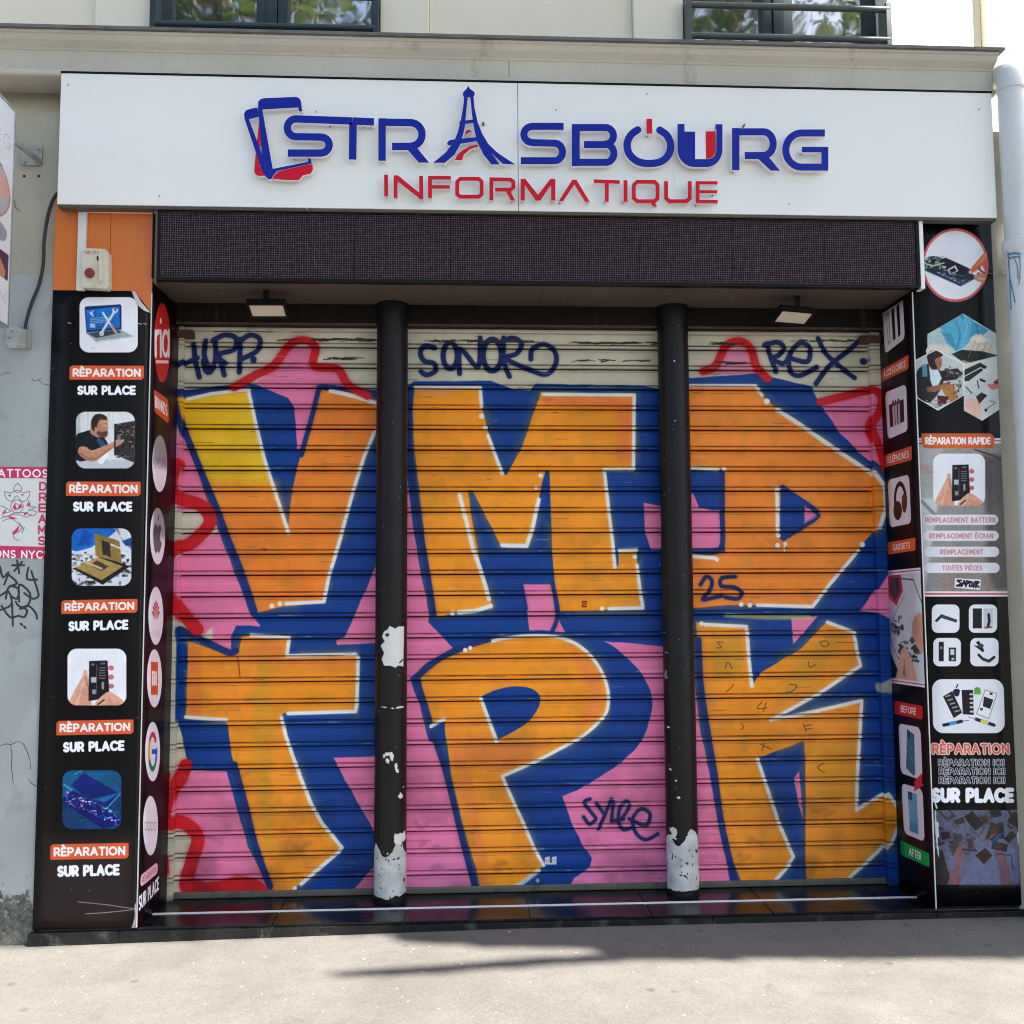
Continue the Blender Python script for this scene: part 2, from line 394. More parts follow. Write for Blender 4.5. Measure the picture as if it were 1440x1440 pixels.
# contour of a distance field -> flat shape with thickness
def contours(f, x0, y0, st):
    H, W = f.shape; seg = {}
    ins = f < 0
    mix = ins[:-1, :-1].astype(int)+ins[:-1, 1:]+ins[1:, :-1]+ins[1:, 1:]
    ys, xs = np.nonzero((mix > 0) & (mix < 4))
    def pt(a, b):
        fa, fb = f[a], f[b]; t = fa/(fa-fb)
        return (x0+(a[1]+(b[1]-a[1])*t)*st, y0+(a[0]+(b[0]-a[0])*t)*st)
    nxt = {}; co = {}
    for y, x in zip(ys, xs):
        c = [(y, x), (y, x+1), (y+1, x+1), (y+1, x)]; en = []; ex = []
        for i in range(4):
            a, b = c[i], c[(i+1) % 4]
            if ins[a] != ins[b]:
                k = (a, b) if a < b else (b, a)
                if k not in co: co[k] = pt(*k)
                (ex if ins[a] else en).append((i, k))
        for (i, k) in ex:                             # from inside->outside edge walk to the next outside->inside edge
            best = min(en, key=lambda e: (e[0]-i) % 4); nxt[k] = best[1]
    loops = []; seen = set()
    for k in list(nxt):
        if k in seen: continue
        lp = []; c = k
        while c not in seen and c in nxt: seen.add(c); lp.append(co[c]); c = nxt[c]
        if len(lp) > 5: loops.append(simplify(np.array(lp), st*.22))
    return loops
def simplify(p, tol):
    n = len(p)
    keep = np.zeros(n, bool); i0 = 0; i1 = int(np.argmax(np.hypot(*(p-p[0]).T))); keep[[i0, i1]] = True
    st = [(i0, i1), (i1, n)]
    q = np.vstack([p, p[:1]])
    while st:
        a, b = st.pop()
        if b-a < 2: continue
        d = q[b]-q[a]; L = np.hypot(*d)+1e-12; w = q[a+1:b]-q[a]
        e = np.abs(d[0]*w[:, 1]-d[1]*w[:, 0])/L; k = int(np.argmax(e))
        if e[k] > tol: keep[a+1+k] = True; st += [(a, a+1+k), (a+1+k, b)]
    return p[keep]
def cutout(name, field, bbox, Y0, Y1, mats, parent, st=.35, bevel=0):
    """field(X,Y) in photo px -> prism standing on plane Y0 with its face on Y1 (material 0 face, 1 sides)"""
    x0, y0, x1, y1 = bbox; xs = np.arange(x0, x1+st, st); ys = np.arange(y0, y1+st, st); X, Y = np.meshgrid(xs, ys)
    f = field(X, Y); f = np.where(f == 0, 1e-6, f)
    loops = contours(f, x0, y0, st)
    if not loops: return None
    lp3 = [[P(a, b, Y1) for a, b in l] for l in loops]
    flat = [v for l in lp3 for v in l]
    tris = tessellate_polygon([[Vector((v.x, v.z, 0)) for v in l] for l in lp3])
    mb = MB(); n = len(flat)
    mb.v = [tuple(v) for v in flat]+[(v.x, Y0, v.z) for v in flat]
    for t in tris: mb.f.append(list(t)); mb.mi.append(0)
    for t in tris: mb.f.append([i+n for i in t][::-1]); mb.mi.append(1)
    o = 0
    for l in lp3:
        k = len(l)
        for i in range(k): mb.f.append([o+i, o+(i+1) % k, n+o+(i+1) % k, n+o+i]); mb.mi.append(1)
        o += k
    me = mb.mesh(name)
    return link(name, me, mats, parent)

# ================================================================== painted shutter
SX0, SX1, SZ0, SZ1 = -1.46, 2.16, 0.0, 2.80
PPM = 440
def sh_map(pts):
    p = np.asarray(pts, float).reshape(-1, 2); o = []
    for a in p:
        d = ray(*a); t = -CAM[1]/d[1]; w = CAM+d*t; o.append(((w[0]-SX0)*PPM, (w[2]-SZ0)*PPM))
    return np.array(o)
K = Canvas((SX1-SX0)*PPM, (SZ1-SZ0)*PPM, (210, 203, 180), sh_map, PPM/290.0)
ORG = (244, 134, 42); AMB = (246, 148, 28); YEL = (238, 190, 26); BLU = (0, 58, 136); NAV = (20, 34, 84)
PNK = (234, 122, 166); RED = (204, 26, 34); WHT = (238, 232, 222)
# bare metal: patchy grime
g = fbm(K.H, K.W, 90, 4); K.a *= (0.86+0.22*g)[..., None]
def red(pts, r, **k): K.line(pts, r, RED, soft=3, sm=5, halo=.35, hr=3.5, **k)
# pink ground
K.poly([(254,596),(250,650),(252,722),(300,712),(310,745),(268,774),(243,790),(238,830),(262,860),(288,892),(300,880),(300,1070),(268,1088),(244,1128),(244,1156),(285,1180),(270,1244),(340,1236),(372,1250),(420,1264),(1000,1256),(1255,1250),(1262,900),(1262,640),(1240,560),(1150,566),(1100,560),(600,565),(520,566),(400,600)], PNK, soft=5, wob=3)
K.poly([(350,548),(385,520),(412,490),(438,488),(442,518),(475,525),(505,553),(450,600),(432,640),(410,640)], PNK, soft=8)
K.poly([(1003,520),(1024,490),(1050,492),(1064,522),(1060,528),(1003,528)], PNK, soft=12, alpha=.8)
K.poly([(1150,566),(1185,558),(1232,560),(1222,600),(1230,640),(1242,670),(1200,640)], PNK, soft=6)
K.poly([(560,1200),(700,1200),(940,1200),(940,1262),(560,1262)], (226,128,176), soft=60, alpha=.55)
# blue blocks
B = lambda p, **k: K.poly(p, BLU, soft=2.2, wob=1.6, **k)
B([(240,556),(300,548),(350,544),(358,541),(405,560),(414,572),(418,632),(430,632),(447,545),(453,541),(528,549),(566,556),(562,722),(529,796),(485,895),(472,900),(474,907),(560,903),(560,1062),(528,1063),(469,1065),(485,1097),(525,1165),(542,1200),(515,1230),(492,1257),(384,1262),(375,1240),(350,1190),(332,1130),(320,1084),(270,1083),(262,1060),(251,1010),(252,905),(250,888),(258,882),(290,900),(325,915),(326,895),(333,880),(366,880),(352,862),(322,782),(296,715),(276,655),(254,590)])
B([(573,545),(582,537),(690,536),(722,548),(745,550),(752,540),(905,543),(960,556),(960,910),(932,908)]+[tuple(q) for q in smooth([(850,902),(873,918),(898,943),(913,971),(916,996),(909,1024),(896,1049),(873,1071),(846,1090),(818,1107),(790,1119)],4)]+[(790,1119),(801,1151),(818,1187),(832,1206),(829,1218),(807,1234),(796,1252),(668,1252),(655,1200),(641,1130),(628,1080),(614,1045),(603,1042),(590,990),(576,953),(600,932),(637,911),(602,875),(604,866),(597,832),(588,785),(580,735),(574,680),(569,610)])
B([(955,533),(1060,526),(1140,544),(1150,566),(1177,606),(1204,634),(1240,664),(1266,690),(1266,790),(1243,808),(1208,859),(1230,861),(1266,882),(1268,1250),(1026,1248),(1021,1212),(1013,1179),(1005,1132),(994,1075),(984,1024),(976,960),(974,890),(950,880)])
# bits of the ground left inside the blue
K.poly([(904,707),(945,716),(945,774),(914,772),(906,748)], PNK, soft=2, wob=1)
K.poly([(732,822),(775,822),(780,863),(794,889),(757,886),(744,886),(740,857)], PNK, soft=2, wob=1)
K.poly([(1111,869),(1149,866),(1130,888),(1114,906)], PNK, soft=2.5)
K.poly([(1243,809),(1262,806),(1262,868),(1230,861),(1208,859)], PNK, soft=2.5)
K.poly([(1122,1084),(1115,1094),(1118,1110),(1122,1132),(1128,1152),(1124,1100)], PNK, soft=2)
K.poly([(1228,962),(1252,950),(1256,975),(1232,974)], (150,152,150), soft=6)
K.line([(1020,865),(1075,868),(1137,868)], 3, (216,196,110), soft=8, alpha=.8)
# letters
V = [(252,562),(300,554),(350,550),(360,595),(372,645),(390,700),(405,747),(412,685),(420,652),(430,622),(445,565),(451,548),(500,556),(532,568),(530,602),(513,640),(500,680),(490,720),(480,765),(463,815),(456,847),(402,852),(363,861),(352,836),(332,780),(317,742),(305,718),(287,670),(262,600)]
def letter(p, c, tone=None):
    K.poly(p, c, soft=2.2, wob=1.0)
    w = K._win(K.map(p), 3); d = sd_poly(w[4], w[5], K.map(p)); h = d.shape
    n1 = fbm(*h, 110, 3); n2 = fbm(*h, 34, 3)
    if tone is not None:
        K._put(w, np.maximum(d+3, (.52-n1)*260), tone, 60, .75, 0, 1)
    K._put(w, np.maximum(d+2, (.64-n2)*240), (150,120,40), 75, .20, 0, 1)
    K._put(w, d, (255,255,255), 1, 0, 0, 1)
letter(V, ORG, (240,126,38))
K.poly([(254,564),(300,556),(348,553),(358,595),(370,645),(386,692),(391,704),(310,710),(289,668),(264,600)], YEL, soft=4)
K.poly([(296,680),(386,680),(400,735),(317,735)], ORG, soft=46, alpha=.9)
M = [(583,547),(675,546),(678,575),(687,611),(707,667),(712,668),(732,633),(746,594),(760,552),(892,556),(891,661),(849,661),(851,680),(855,715),(860,758),(865,799),(869,794),(869,774),(894,774),(896,800),(903,855),(850,858),(786,861),(779,815),(776,777),(774,720),(772,664),(767,662),(762,678),(757,703),(746,753),(740,769),(704,767),(679,719),(664,690),(658,690),(663,728),(671,769),(677,800),(686,827),(692,855),(640,862),(614,868),(607,838),(600,785),(596,747),(590,689),(583,636),(580,578)]
letter(M, AMB, (250,156,34))
K.poly([(765,555),(888,558),(888,575),(765,572)], (236,120,50), soft=12, alpha=.85)
K.poly([(866,575),(888,560),(888,650),(868,655)], (236,120,50), soft=22, alpha=.8)
K.poly([(590,548),(640,548),(640,558),(588,560)], (240,150,80), soft=8, alpha=.7)
D = [(960,544),(1061,543),(1074,561),(1093,577),(1124,600),(1164,624),(1203,651),(1225,667),(1238,685),(1240,717),(1230,743),(1211,766),(1190,792),(1164,823),(1140,854),(1064,851),(1020,851),(968,856),(965,776),(1016,776),(1018,662),(960,660)]
letter(D, ORG, (248,142,50))
K.poly([(960,664),(1018,664),(1018,776),(960,776)], BLU, soft=2)
K.poly([(955,694),(974,694),(982,714),(1000,718),(1013,717),(1012,771),(955,773)], PNK, soft=2, wob=1)
K.poly([(1096,683),(1101,682),(1119,698),(1145,716),(1153,726),(1145,732),(1124,747),(1101,760),(1095,758)], BLU, soft=2, sm=0)
K.poly([(1130,711),(1147,724),(1130,735)], PNK, soft=2)
K.line([(1130,735),(1148,726)], 1.2, PNK, soft=3, alpha=.8)
T = [(265,902),(280,906),(322,922),(336,918),(340,896),(355,893),(407,897),(404,922),(500,920),(504,925),(502,990),(500,1001),(405,1004),(400,1002),(396,1007),(400,1027),(410,1057),(424,1095),(438,1130),(453,1157),(481,1191),(477,1197),(440,1228),(417,1246),(407,1260),(389,1260),(372,1227),(360,1185),(350,1142),(337,1105),(326,1060),(320,1015),(262,1007),(264,965)]
letter(T, AMB, (246,146,42))
K.poly([(268,905),(284,908),(284,1005),(264,1005)], (234,124,60), soft=14, alpha=.7)
K.poly([(345,900),(400,902),(400,925),(500,928),(500,945),(345,930)], (236,128,60), soft=20, alpha=.6)
K.poly([(365,925),(380,925),(385,1200),(370,1200),(355,1050)], (205,150,34), soft=30, alpha=.6)
PARC = [tuple(q) for q in smooth([(623,927),(651,915),(679,905),(707,898),(740,894),(779,895),(807,904),(829,921),(846,946),(854,971),(854,993),(846,1010),(818,1035),(784,1054),(751,1071),(706,1091)], 4)]
Pp = [(591,952),(604,940)]+PARC+[(713,1108),(723,1131),(737,1160),(751,1193),(764,1217),(757,1223),(718,1248),(676,1251),(670,1223),(659,1187),(646,1140),(634,1087),(629,1051),(624,1016),(606,1022),(597,990)]
letter(Pp, AMB, (250,152,40))
K.poly([(800,905),(835,935),(850,985),(840,1008),(815,1020),(830,975)], (238,128,62), soft=22, alpha=.7)
K.poly([(660,1030),(700,1045),(775,1040),(745,1065),(700,1085),(640,1060)], (238,128,62), soft=22, alpha=.7)
K.poly([(626,1020),(640,1020),(668,1110),(690,1245),(676,1245)], (238,128,62), soft=12, alpha=.6)
K.poly([(676,979)]+[tuple(q) for q in smooth([(693,971),(718,965),(743,967),(757,976),(758,991),(748,1008),(732,1022),(700,1039)],4)], BLU, soft=2, wob=1)
K.poly([(606,1022),(625,1012),(626,1045),(612,1045)], BLU, soft=2)
KK = [(978,875),(1048,881),(1050,918),(1053,950),(1056,965),(1069,945),(1124,913),(1161,874),(1199,889),(1204,918),(1208,934),(1198,945),(1151,974),(1084,1009),(1084,1013),(1137,999),(1210,984),(1208,1011),(1205,1064),(1202,1111),(1203,1139),(1244,1114),(1256,1134),(1259,1151),(1247,1184),(1222,1207),(1197,1229),(1190,1240),(1133,1241),(1131,1215),(1132,1151),(1131,1068),(1129,1042),(1064,1066),(1078,1109),(1094,1157),(1114,1204),(1106,1218),(1085,1241),(1042,1241),(1030,1212),(1014,1159),(1005,1120),(999,1065),(992,1019),(984,976),(979,939)]
letter(KK, AMB, (246,148,44))
K.poly([(1000,890),(1040,892),(1042,955),(1002,958)], (206,148,34), soft=10, alpha=.7)
K.poly([(1120,925),(1160,885),(1190,895),(1150,950),(1100,985)], (206,148,34), soft=30, alpha=.6)
K.poly([(1140,1050),(1200,1040),(1198,1120),(1140,1130)], (206,148,34), soft=26, alpha=.5)
# brush of the outlines over the ground
def nav(p, r=4, **k): K.line(p, r, (20,44,110), soft=2.2, sm=5, halo=.25, hr=3, **k)
nav([(244,556),(300,549),(352,544)], 4.5); nav([(246,562),(258,600),(282,660),(304,712),(320,755),(340,805),(358,858)], 4.5)
nav([(449,546),(438,590),(424,640)], 3.5); nav([(452,544),(500,550),(532,557)], 3.5)
nav([(1014,664),(1014,720),(1012,772),(975,776)], 3.5)
nav([(255,885),(290,902),(322,917),(332,915)], 4.5); nav([(575,547),(574,600),(579,660),(590,740),(600,800),(610,864)], 4)
nav([(586,956),(600,1000),(612,1040),(628,1090),(650,1180),(668,1248)], 4); nav([(588,950),(620,925),(660,907),(700,896)], 4)
nav([(981,900),(984,960),(994,1030),(1004,1090),(1012,1150),(1025,1210),(1034,1245)], 4.5)
nav([(330,1075),(345,1130),(360,1190),(380,1245)], 4.5)
nav([(776,820),(784,862),(775,890)], 3); nav([(733,820),(740,856)], 2)
nav([(1098,686),(1122,700),(1150,724),(1122,745),(1100,759)], 2)
# white highlights
def wh(p, r=2.6, **k): K.line(p, r, WHT, soft=2.2, halo=.22, hr=3, **k)
def dot(x, y, r=3.4): K.line([(x,y)], r, WHT, soft=2)
wh([(265,562),(300,554),(350,548)]); wh([(350,550),(360,595),(372,645),(390,700),(406,749)])
wh([(465,550),(500,558),(530,568)], 3); wh([(528,605),(512,643),(498,687),(478,760),(463,810),(456,846),(403,849)]); dot(394,849); dot(383,852)
wh([(584,546),(675,546),(677,572)]); dot(677,586,3.8); dot(682,602,3.6); wh([(686,613),(696,640),(706,666)])
wh([(764,555),(891,556),(890,661),(849,661),(851,680),(856,725),(861,765),(864,798)]); wh([(870,774),(894,773)]); dot(892,783); wh([(895,795),(899,830),(903,855),(856,856)]); dot(846,856)
wh([(646,696),(656,735),(665,772),(675,800),(684,830),(687,842)], 3); wh([(690,852),(668,859),(645,861)], 3); dot(636,862)
wh([(757,703),(748,745),(740,768),(706,767)], 3); dot(760,669); dot(753,686,3)
wh([(969,543),(1061,543),(1070,556)]); dot(1077,565,4.2); wh([(1092,577),(1130,602),(1170,630),(1224,666),(1238,686),(1240,714),(1231,742)], 3.2); dot(1211,766,4)
wh([(1205,775),(1188,795),(1164,823),(1141,853),(1064,851)]); dot(1053,851); dot(1041,850)
wh([(968,658),(1008,661)]); dot(1017,660); wh([(1091,687),(1092,720),(1092,745)], 2.8); dot(1093,753,3.6); dot(1092,767,3.6); dot(1103,765,3); K.line([(1102,766),(1101,776)], .9, WHT)
wh([(971,782),(1005,785)]); dot(1007,787,3.2)
wh([(354,893),(407,897),(404,922),(500,920),(504,925),(502,990),(500,1000),(406,1003)]); wh([(396,1008),(403,1036),(412,1062),(424,1095),(438,1130),(453,1157),(481,1191),(476,1198),(440,1228),(424,1242)]); wh([(262,1008),(319,1012)]); dot(415,1248,3)
wh(PARC[10:]+[(713,1108),(737,1160),(751,1193),(764,1216)], 2.4); dot(654,914,3.2); dot(661,911,3)
wh([(757,1223),(735,1240),(718,1250)], 3, alpha=.8); wh([(676,982),(688,1015),(698,1042)]); wh([(606,1021),(624,1011)])
wh([(990,878),(1048,881)]); dot(985,877); wh([(1049,886),(1052,930),(1056,964)], 2.8); wh([(1162,875),(1199,889),(1204,918),(1208,936),(1150,975),(1083,1012),(1140,1001),(1210,985),(1207,1040),(1204,1090),(1203,1138),(1243,1114),(1257,1134),(1259,1152),(1247,1182),(1222,1207),(1197,1229),(1190,1236)], 2.6)
wh([(1064,1067),(1078,1109),(1094,1157),(1114,1204),(1106,1218),(1088,1238)], 2.6)
# red line round the piece
red([(330,545),(360,528),(385,515),(410,484),(432,480),(444,490),(442,515),(475,520),(490,542),(517,557)], 6)
red([(988,523),(1005,515),(1020,487),(1040,481),(1055,492),(1062,515),(1078,533)], 6)
red([(1152,566),(1185,558),(1220,551),(1233,562),(1230,582),(1220,602),(1230,630),(1238,660)], 6)
red([(252,655),(244,680),(252,700),(285,712),(296,735),(272,762),(246,775),(237,800),(240,835),(258,862),(278,885)], 9)
red([(237,1088),(236,1092)], 7); red([(262,1076),(255,1095),(243,1112),(236,1150),(262,1158),(279,1178),(270,1212),(264,1248),(300,1252),(335,1240),(360,1246),(372,1258)], 9)
K.poly([(255,1225),(290,1240),(335,1234),(370,1248),(376,1262),(320,1258),(262,1266)], RED, soft=6)
red([(233,1205),(234,1222)], 8); red([(1256,965),(1257,1000)], 4); red([(1258,1090),(1259,1110)], 4)
# small tags
def tg(p, r=3.6, c=(20,34,92), sm=5): K.line(p, r, c, soft=2, sm=sm, halo=.22, hr=2.5)
tg([(252,518),(262,512),(278,504)]); tg([(273,485),(276,510),(281,531)]); tg([(287,508),(290,522),(297,523),(304,505),(303,478)])
tg([(300,480),(316,472),(332,476),(330,492),(306,500),(318,512)]); tg([(308,500),(313,517),(316,528)]); tg([(338,478),(338,505),(337,524)]); tg([(336,482),(352,472),(366,478),(362,494),(340,506)]); tg([(357,506),(357,507)], 4.5)
tg([(290,480),(288,500),(296,522)])
tg([(611,490),(598,487),(591,496),(596,508),(610,512),(612,522),(600,528),(592,523)]); tg(arcp(633,501,10,18,0,360,16), 3.8); tg([(646,526),(647,492),(668,515),(674,510),(675,476)]); tg(arcp(692,500,13,22,0,360,16), 4)
tg([(708,476),(708,508),(716,530)]); tg([(704,482),(720,476),(733,484),(726,498),(711,505),(745,521),(768,527),(781,512),(779,494),(764,485),(748,492),(746,506)])
tg([(1077,484),(1083,505),(1090,523)]); tg([(1074,486),(1092,482),(1101,490),(1094,500),(1084,505),(1100,512),(1108,503)]); tg([(1111,505),(1134,509),(1137,490),(1124,483),(1110,498),(1109,520),(1122,529),(1147,517)])
tg([(1149,477),(1160,498),(1178,515),(1200,532)]); tg([(1211,476),(1190,495),(1165,515),(1146,540)]); tg([(1212,509),(1213,509)], 5)
tg([(984,822),(992,811),(1000,817),(997,830),(987,843),(1000,841),(1014,838)], 2.8, sm=4); tg([(1033,811),(1014,813),(1013,824),(1032,826),(1042,834),(1036,842),(1019,840)], 2.8, sm=3)
tg([(829,1123),(821,1128),(831,1142),(837,1151),(828,1158),(820,1148)], 2.5); tg([(838,1129),(848,1143)], 2.5); tg([(859,1123),(850,1145),(841,1165)], 2.5); tg([(862,1127),(859,1154),(876,1151)], 2.5, sm=0)
tg([(873,1151),(884,1134),(880,1126),(871,1136),(869,1155),(876,1166),(888,1163)], 2.5); tg([(884,1151),(907,1160),(913,1144),(901,1137),(889,1150),(893,1170),(907,1180),(924,1172)], 2.5)
def sc(p, c=(110,58,22)): K.line(p, .7, c, soft=1, sm=4, alpha=.9)
sc([(1016,903),(1008,903),(1013,910),(1006,911)]); sc([(1019,940),(1021,932),(1025,934),(1028,940)]); sc([(1030,962),(1026,968),(1020,972)]); sc([(1151,903),(1160,901),(1164,907),(1156,909),(1152,903)]); sc([(1135,930),(1137,938),(1146,934)]); sc([(1108,962),(1119,964),(1112,972),(1104,973)]); sc([(1070,987),(1063,996),(1077,995)]); sc([(1076,988),(1072,1000)]); sc([(1041,1016),(1044,1022),(1041,1025)]); sc([(1128,1017),(1132,1028)]); sc([(1130,1020),(1140,1019)]); sc([(1131,1025),(1139,1024)]); sc([(1068,1046),(1076,1050),(1083,1053)]); sc([(1074,1044),(1070,1055)]); sc([(1157,1073),(1148,1079),(1158,1086)]); sc([(335,924),(337,940),(338,951)], (120,50,20)); sc([(370,771),(376,773),(371,774)])
K.poly([(818,845),(825,845),(824,854),(817,854)], (130,20,30)); K.line([(819,848),(824,848)], .6, (230,160,60)); K.line([(819,851),(824,851)], .6, (230,160,60))
for x0_, y0_ in ((766,1203),(774,1203)):
    K.poly([(x0_,y0_+2),(x0_+8,y0_),(x0_+8,y0_+12),(x0_-1,y0_+12)], (206,204,198), soft=1.5)
K.line([(774,1204),(774,1211)], 1.4, BLU, soft=1); K.line([(765,1209),(783,1208)], .4, (120,120,130))
# scratches, scuffs and flat horizontal wear on the slat faces
rs = np.random.RandomState(5)
for i in range(330):
    x = rs.uniform(246, 1240); y = rs.uniform(470, 1250); L_ = rs.exponential(14)+3
    blue = rs.rand() < .35
    K.line([(x,y),(x+L_,y+rs.uniform(-.4,.4))], rs.uniform(.3,.8), (70,50,40) if not blue else (200,205,215), soft=1, alpha=rs.uniform(.12,.45))
for (xa, xb, y) in ((390,530,479),(455,490,505),(590,680,480),(800,860,483),(870,930,483),(800,905,508),(980,1040,484),(440,520,478),(1000,1040,511),(610,740,481),(1090,1200,480),(300,480,466)):
    for j in range(16):
        x = rs.uniform(xa, xb); K.line([(x,y+rs.uniform(-2,2)),(x+rs.uniform(4,26),y+rs.uniform(-1,1))], rs.uniform(.5,1.2), (40,34,28), soft=1.2, alpha=rs.uniform(.4,.9))
for (x, y) in ((700,770),(590,1160),(590,1185),(612,1217),(620,1190),(700,1214),(1060,1183),(1110,1150),(1160,1143),(1230,1160),(300,1180),(340,1090),(420,1190),(1230,1070),(1240,1150),(760,560),(1150,1140),(1050,1206),(990,1208)):
    p = [(x+rs.uniform(-16,16), y+rs.uniform(-5,5)) for _ in range(3)]
    K.line(p, 2.2, (60,45,50), soft=14, alpha=.24)
gr = fbm(K.H, K.W, 60, 5); zz = (np.arange(K.H)/K.H)[:, None]
low = np.clip((.30-zz)/.30, 0, 1)
K.a *= (1-.16*np.clip((gr-.45)*4, 0, 1)*(.35+low))[..., None]
band = fbm(K.H, 4, 9, 2)[:, :1]; K.a *= (0.965+0.07*band)[..., None]
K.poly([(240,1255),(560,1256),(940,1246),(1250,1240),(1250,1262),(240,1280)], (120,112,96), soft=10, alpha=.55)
# grime settled in the grooves of every slat, paint knocked off along the ridges
_z0 = P(400, 575, 0).z; _pt = (P(400, 575, 0).z-P(400, 1080, 0).z)/17.0
zr = (np.arange(K.H)+.5)/PPM+SZ0; fr = (((zr-_z0)/_pt) % 1.0)[:, None]
gn = fbm(K.H, K.W, 46, 5); gn2 = np.repeat(fbm(K.H, K.W//9+1, 3, 2), 9, 1)[:, :K.W]
groove = np.exp(-((fr-.205)/.030)**2)+.6*np.exp(-((fr-.985)/.03)**2)+.5*np.exp(-((fr-.0)/.04)**2)+.35*np.exp(-((fr-.86)/.015)**2)
gm = np.clip(groove*(.12+.95*gn), 0, .68)[..., None]; K.a = K.a*(1-gm)+srgb((44,30,30))*K.a*gm*1.2
ridge = np.exp(-((fr-.115)/.028)**2)*np.clip((gn2-.60)*7, 0, 1)*np.clip((gn-.38)*5, 0, 1); K.a = K.a*(1-.55*ridge[..., None])+srgb((196,188,176))*.55*ridge[..., None]
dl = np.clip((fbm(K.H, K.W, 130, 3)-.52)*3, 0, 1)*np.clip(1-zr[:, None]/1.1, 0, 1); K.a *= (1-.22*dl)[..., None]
IMG_SH = K.image('shutter_paint')

# ================================================================== measures of the place
YF = -0.40                      # front of the two piers and of the step
ZS = 0.04                       # top of the step
XL_O, XL_I = -1.80, -1.367      # left pier, outer and inner edge
XR_I, XR_O = 2.105, 2.50        # right pier
def X_at(px, py, Y): return P(px, py, Y).x
def Z_at(px, py, Y): return P(px, py, Y).z
Z_SOF = 2.838                   # underside of the display box
Y_SOFB = -0.09

m_asph = None
def ground_mat():
    mt = bpy.data.materials.new('pavement_asphalt'); mt.use_nodes = True; N, L = mt.node_tree.nodes, mt.node_tree.links
    b = N['Principled BSDF']; pos = N.new('ShaderNodeNewGeometry').outputs['Position']
    def noise(sc, det=5, ro=.6):
        n = N.new('ShaderNodeTexNoise'); n.inputs['Scale'].default_value = sc; n.inputs['Detail'].default_value = det; n.inputs['Roughness'].default_value = ro; L.new(pos, n.inputs[0]); return n.outputs[0]
    def ramp(src, a, b_, c0, c1):
        r = N.new('ShaderNodeValToRGB'); L.new(src, r.inputs[0]); r.color_ramp.elements[0].position = a; r.color_ramp.elements[1].position = b_
        r.color_ramp.elements[0].color = (*c0, 1); r.color_ramp.elements[1].color = (*c1, 1); return r.outputs[0]
    def mul(a, b_):
        x = N.new('ShaderNodeMix'); x.data_type = 'RGBA'; x.blend_type = 'MULTIPLY'; x.inputs[0].default_value = 1; L.new(a, x.inputs[6]); L.new(b_, x.inputs[7]); return x.outputs[2]
    base = ramp(noise(2.2, 9, .68), .3, .72, (.148, .140, .129), (.184, .174, .160))
    base = mul(base, ramp(noise(190, 5, .85), .36, .66, (.66, .66, .67), (1.26, 1.24, 1.20)))
    base = mul(base, ramp(noise(70, 4, .7), .3, .7, (.88, .88, .88), (1.07, 1.06, 1.05)))
    base = mul(base, ramp(noise(1.3, 10, .72), .40, .56, (.84, .84, .85), (1, 1, 1)))
    base = mul(base, ramp(noise(9, 9, .75), .30, .45, (.86, .85, .84), (1, 1, 1)))
    v = N.new('ShaderNodeTexVoronoi'); v.inputs['Scale'].default_value = 34; L.new(pos, v.inputs[0])
    vs = ramp(v.outputs['Distance'], .04, .08, (1.10, 1.09, 1.07), (1, 1, 1)); base = mul(base, vs)
    v2 = N.new('ShaderNodeTexVoronoi'); v2.inputs['Scale'].default_value = 4.2; L.new(pos, v2.inputs[0])
    base = mul(base, ramp(v2.outputs['Distance'], .05, .09, (.70, .69, .68), (1, 1, 1)))
    L.new(base, b.inputs['Base Color']); b.inputs['Roughness'].default_value = .85; b.inputs['Specular IOR Level'].default_value = .3
    bu = N.new('ShaderNodeBump'); bu.inputs['Strength'].default_value = .55; bu.inputs['Distance'].default_value = .004; L.new(noise(260, 4, .7), bu.inputs['Height']); L.new(bu.outputs[0], b.inputs['Normal'])
    return mt

M_ = {}
M_['asphalt'] = ground_mat()
M_['render_grey'] = mat('grey_green_render', (.38, .365, .29), .85, .15, 4, .18, 60, dirt=(.22, .21, .18), dirt_scale=5, dirt_lo=.60, dirt_hi=.85)
M_['render_blue'] = mat('blue_grey_paint', (.345, .375, .38), .7, .12, 3, .16, 45, dirt=(.19, .185, .16), dirt_scale=5, dirt_lo=.56, dirt_hi=.82, foot=((.008, .009, .004), .21))
M_['stone'] = mat('cornice_stone', (.56, .53, .46), .8, .08, 3, .4, 90, dirt=(.20, .17, .13), dirt_scale=7, dirt_lo=.60, dirt_hi=.85, streak=True)
M_['stone_warm'] = mat('cornice_moulding_stone', (.46, .42, .36), .8, .12, 3, .4, 90, dirt=(.16, .13, .10), dirt_scale=9, dirt_lo=.55, dirt_hi=.8)
M_['cream'] = mat('cream_render', (.84, .78, .62), .8, .05, 2, .10, 50, dirt=(.42, .38, .30), dirt_scale=8, dirt_lo=.68, dirt_hi=.9)
M_['cream_pale'] = mat('pale_render', (.84, .78, .64), .8, .04, 2, .10, 50)
M_['zinc'] = mat('zinc_flashing', (.16, .155, .15), .6, .25, 12, .3, 60, metal=.3)
M_['win_frame'] = mat('dark_green_frame', (.018, .040, .045), .35, .2, 6)
M_['rail'] = mat('grey_green_rail', (.085, .10, .095), .4, .2, 9)
M_['white_panel'] = mat('white_aluminium_panel', (.84, .845, .815), .36, .035, 1.1, .035, 1.6, dirt=(.50, .47, .42), dirt_scale=9, dirt_lo=.66, dirt_hi=.95, streak=True)
M_['blue_face'] = mat('blue_acrylic', (.006, .020, .30), .35, .05, 5, spec=.18)
M_['red_face'] = mat('red_acrylic', (.60, .008, .028), .35, .05, 5, spec=.18)
M_['white_face'] = mat('white_acrylic', (.80, .78, .80), .3, .03, 5)
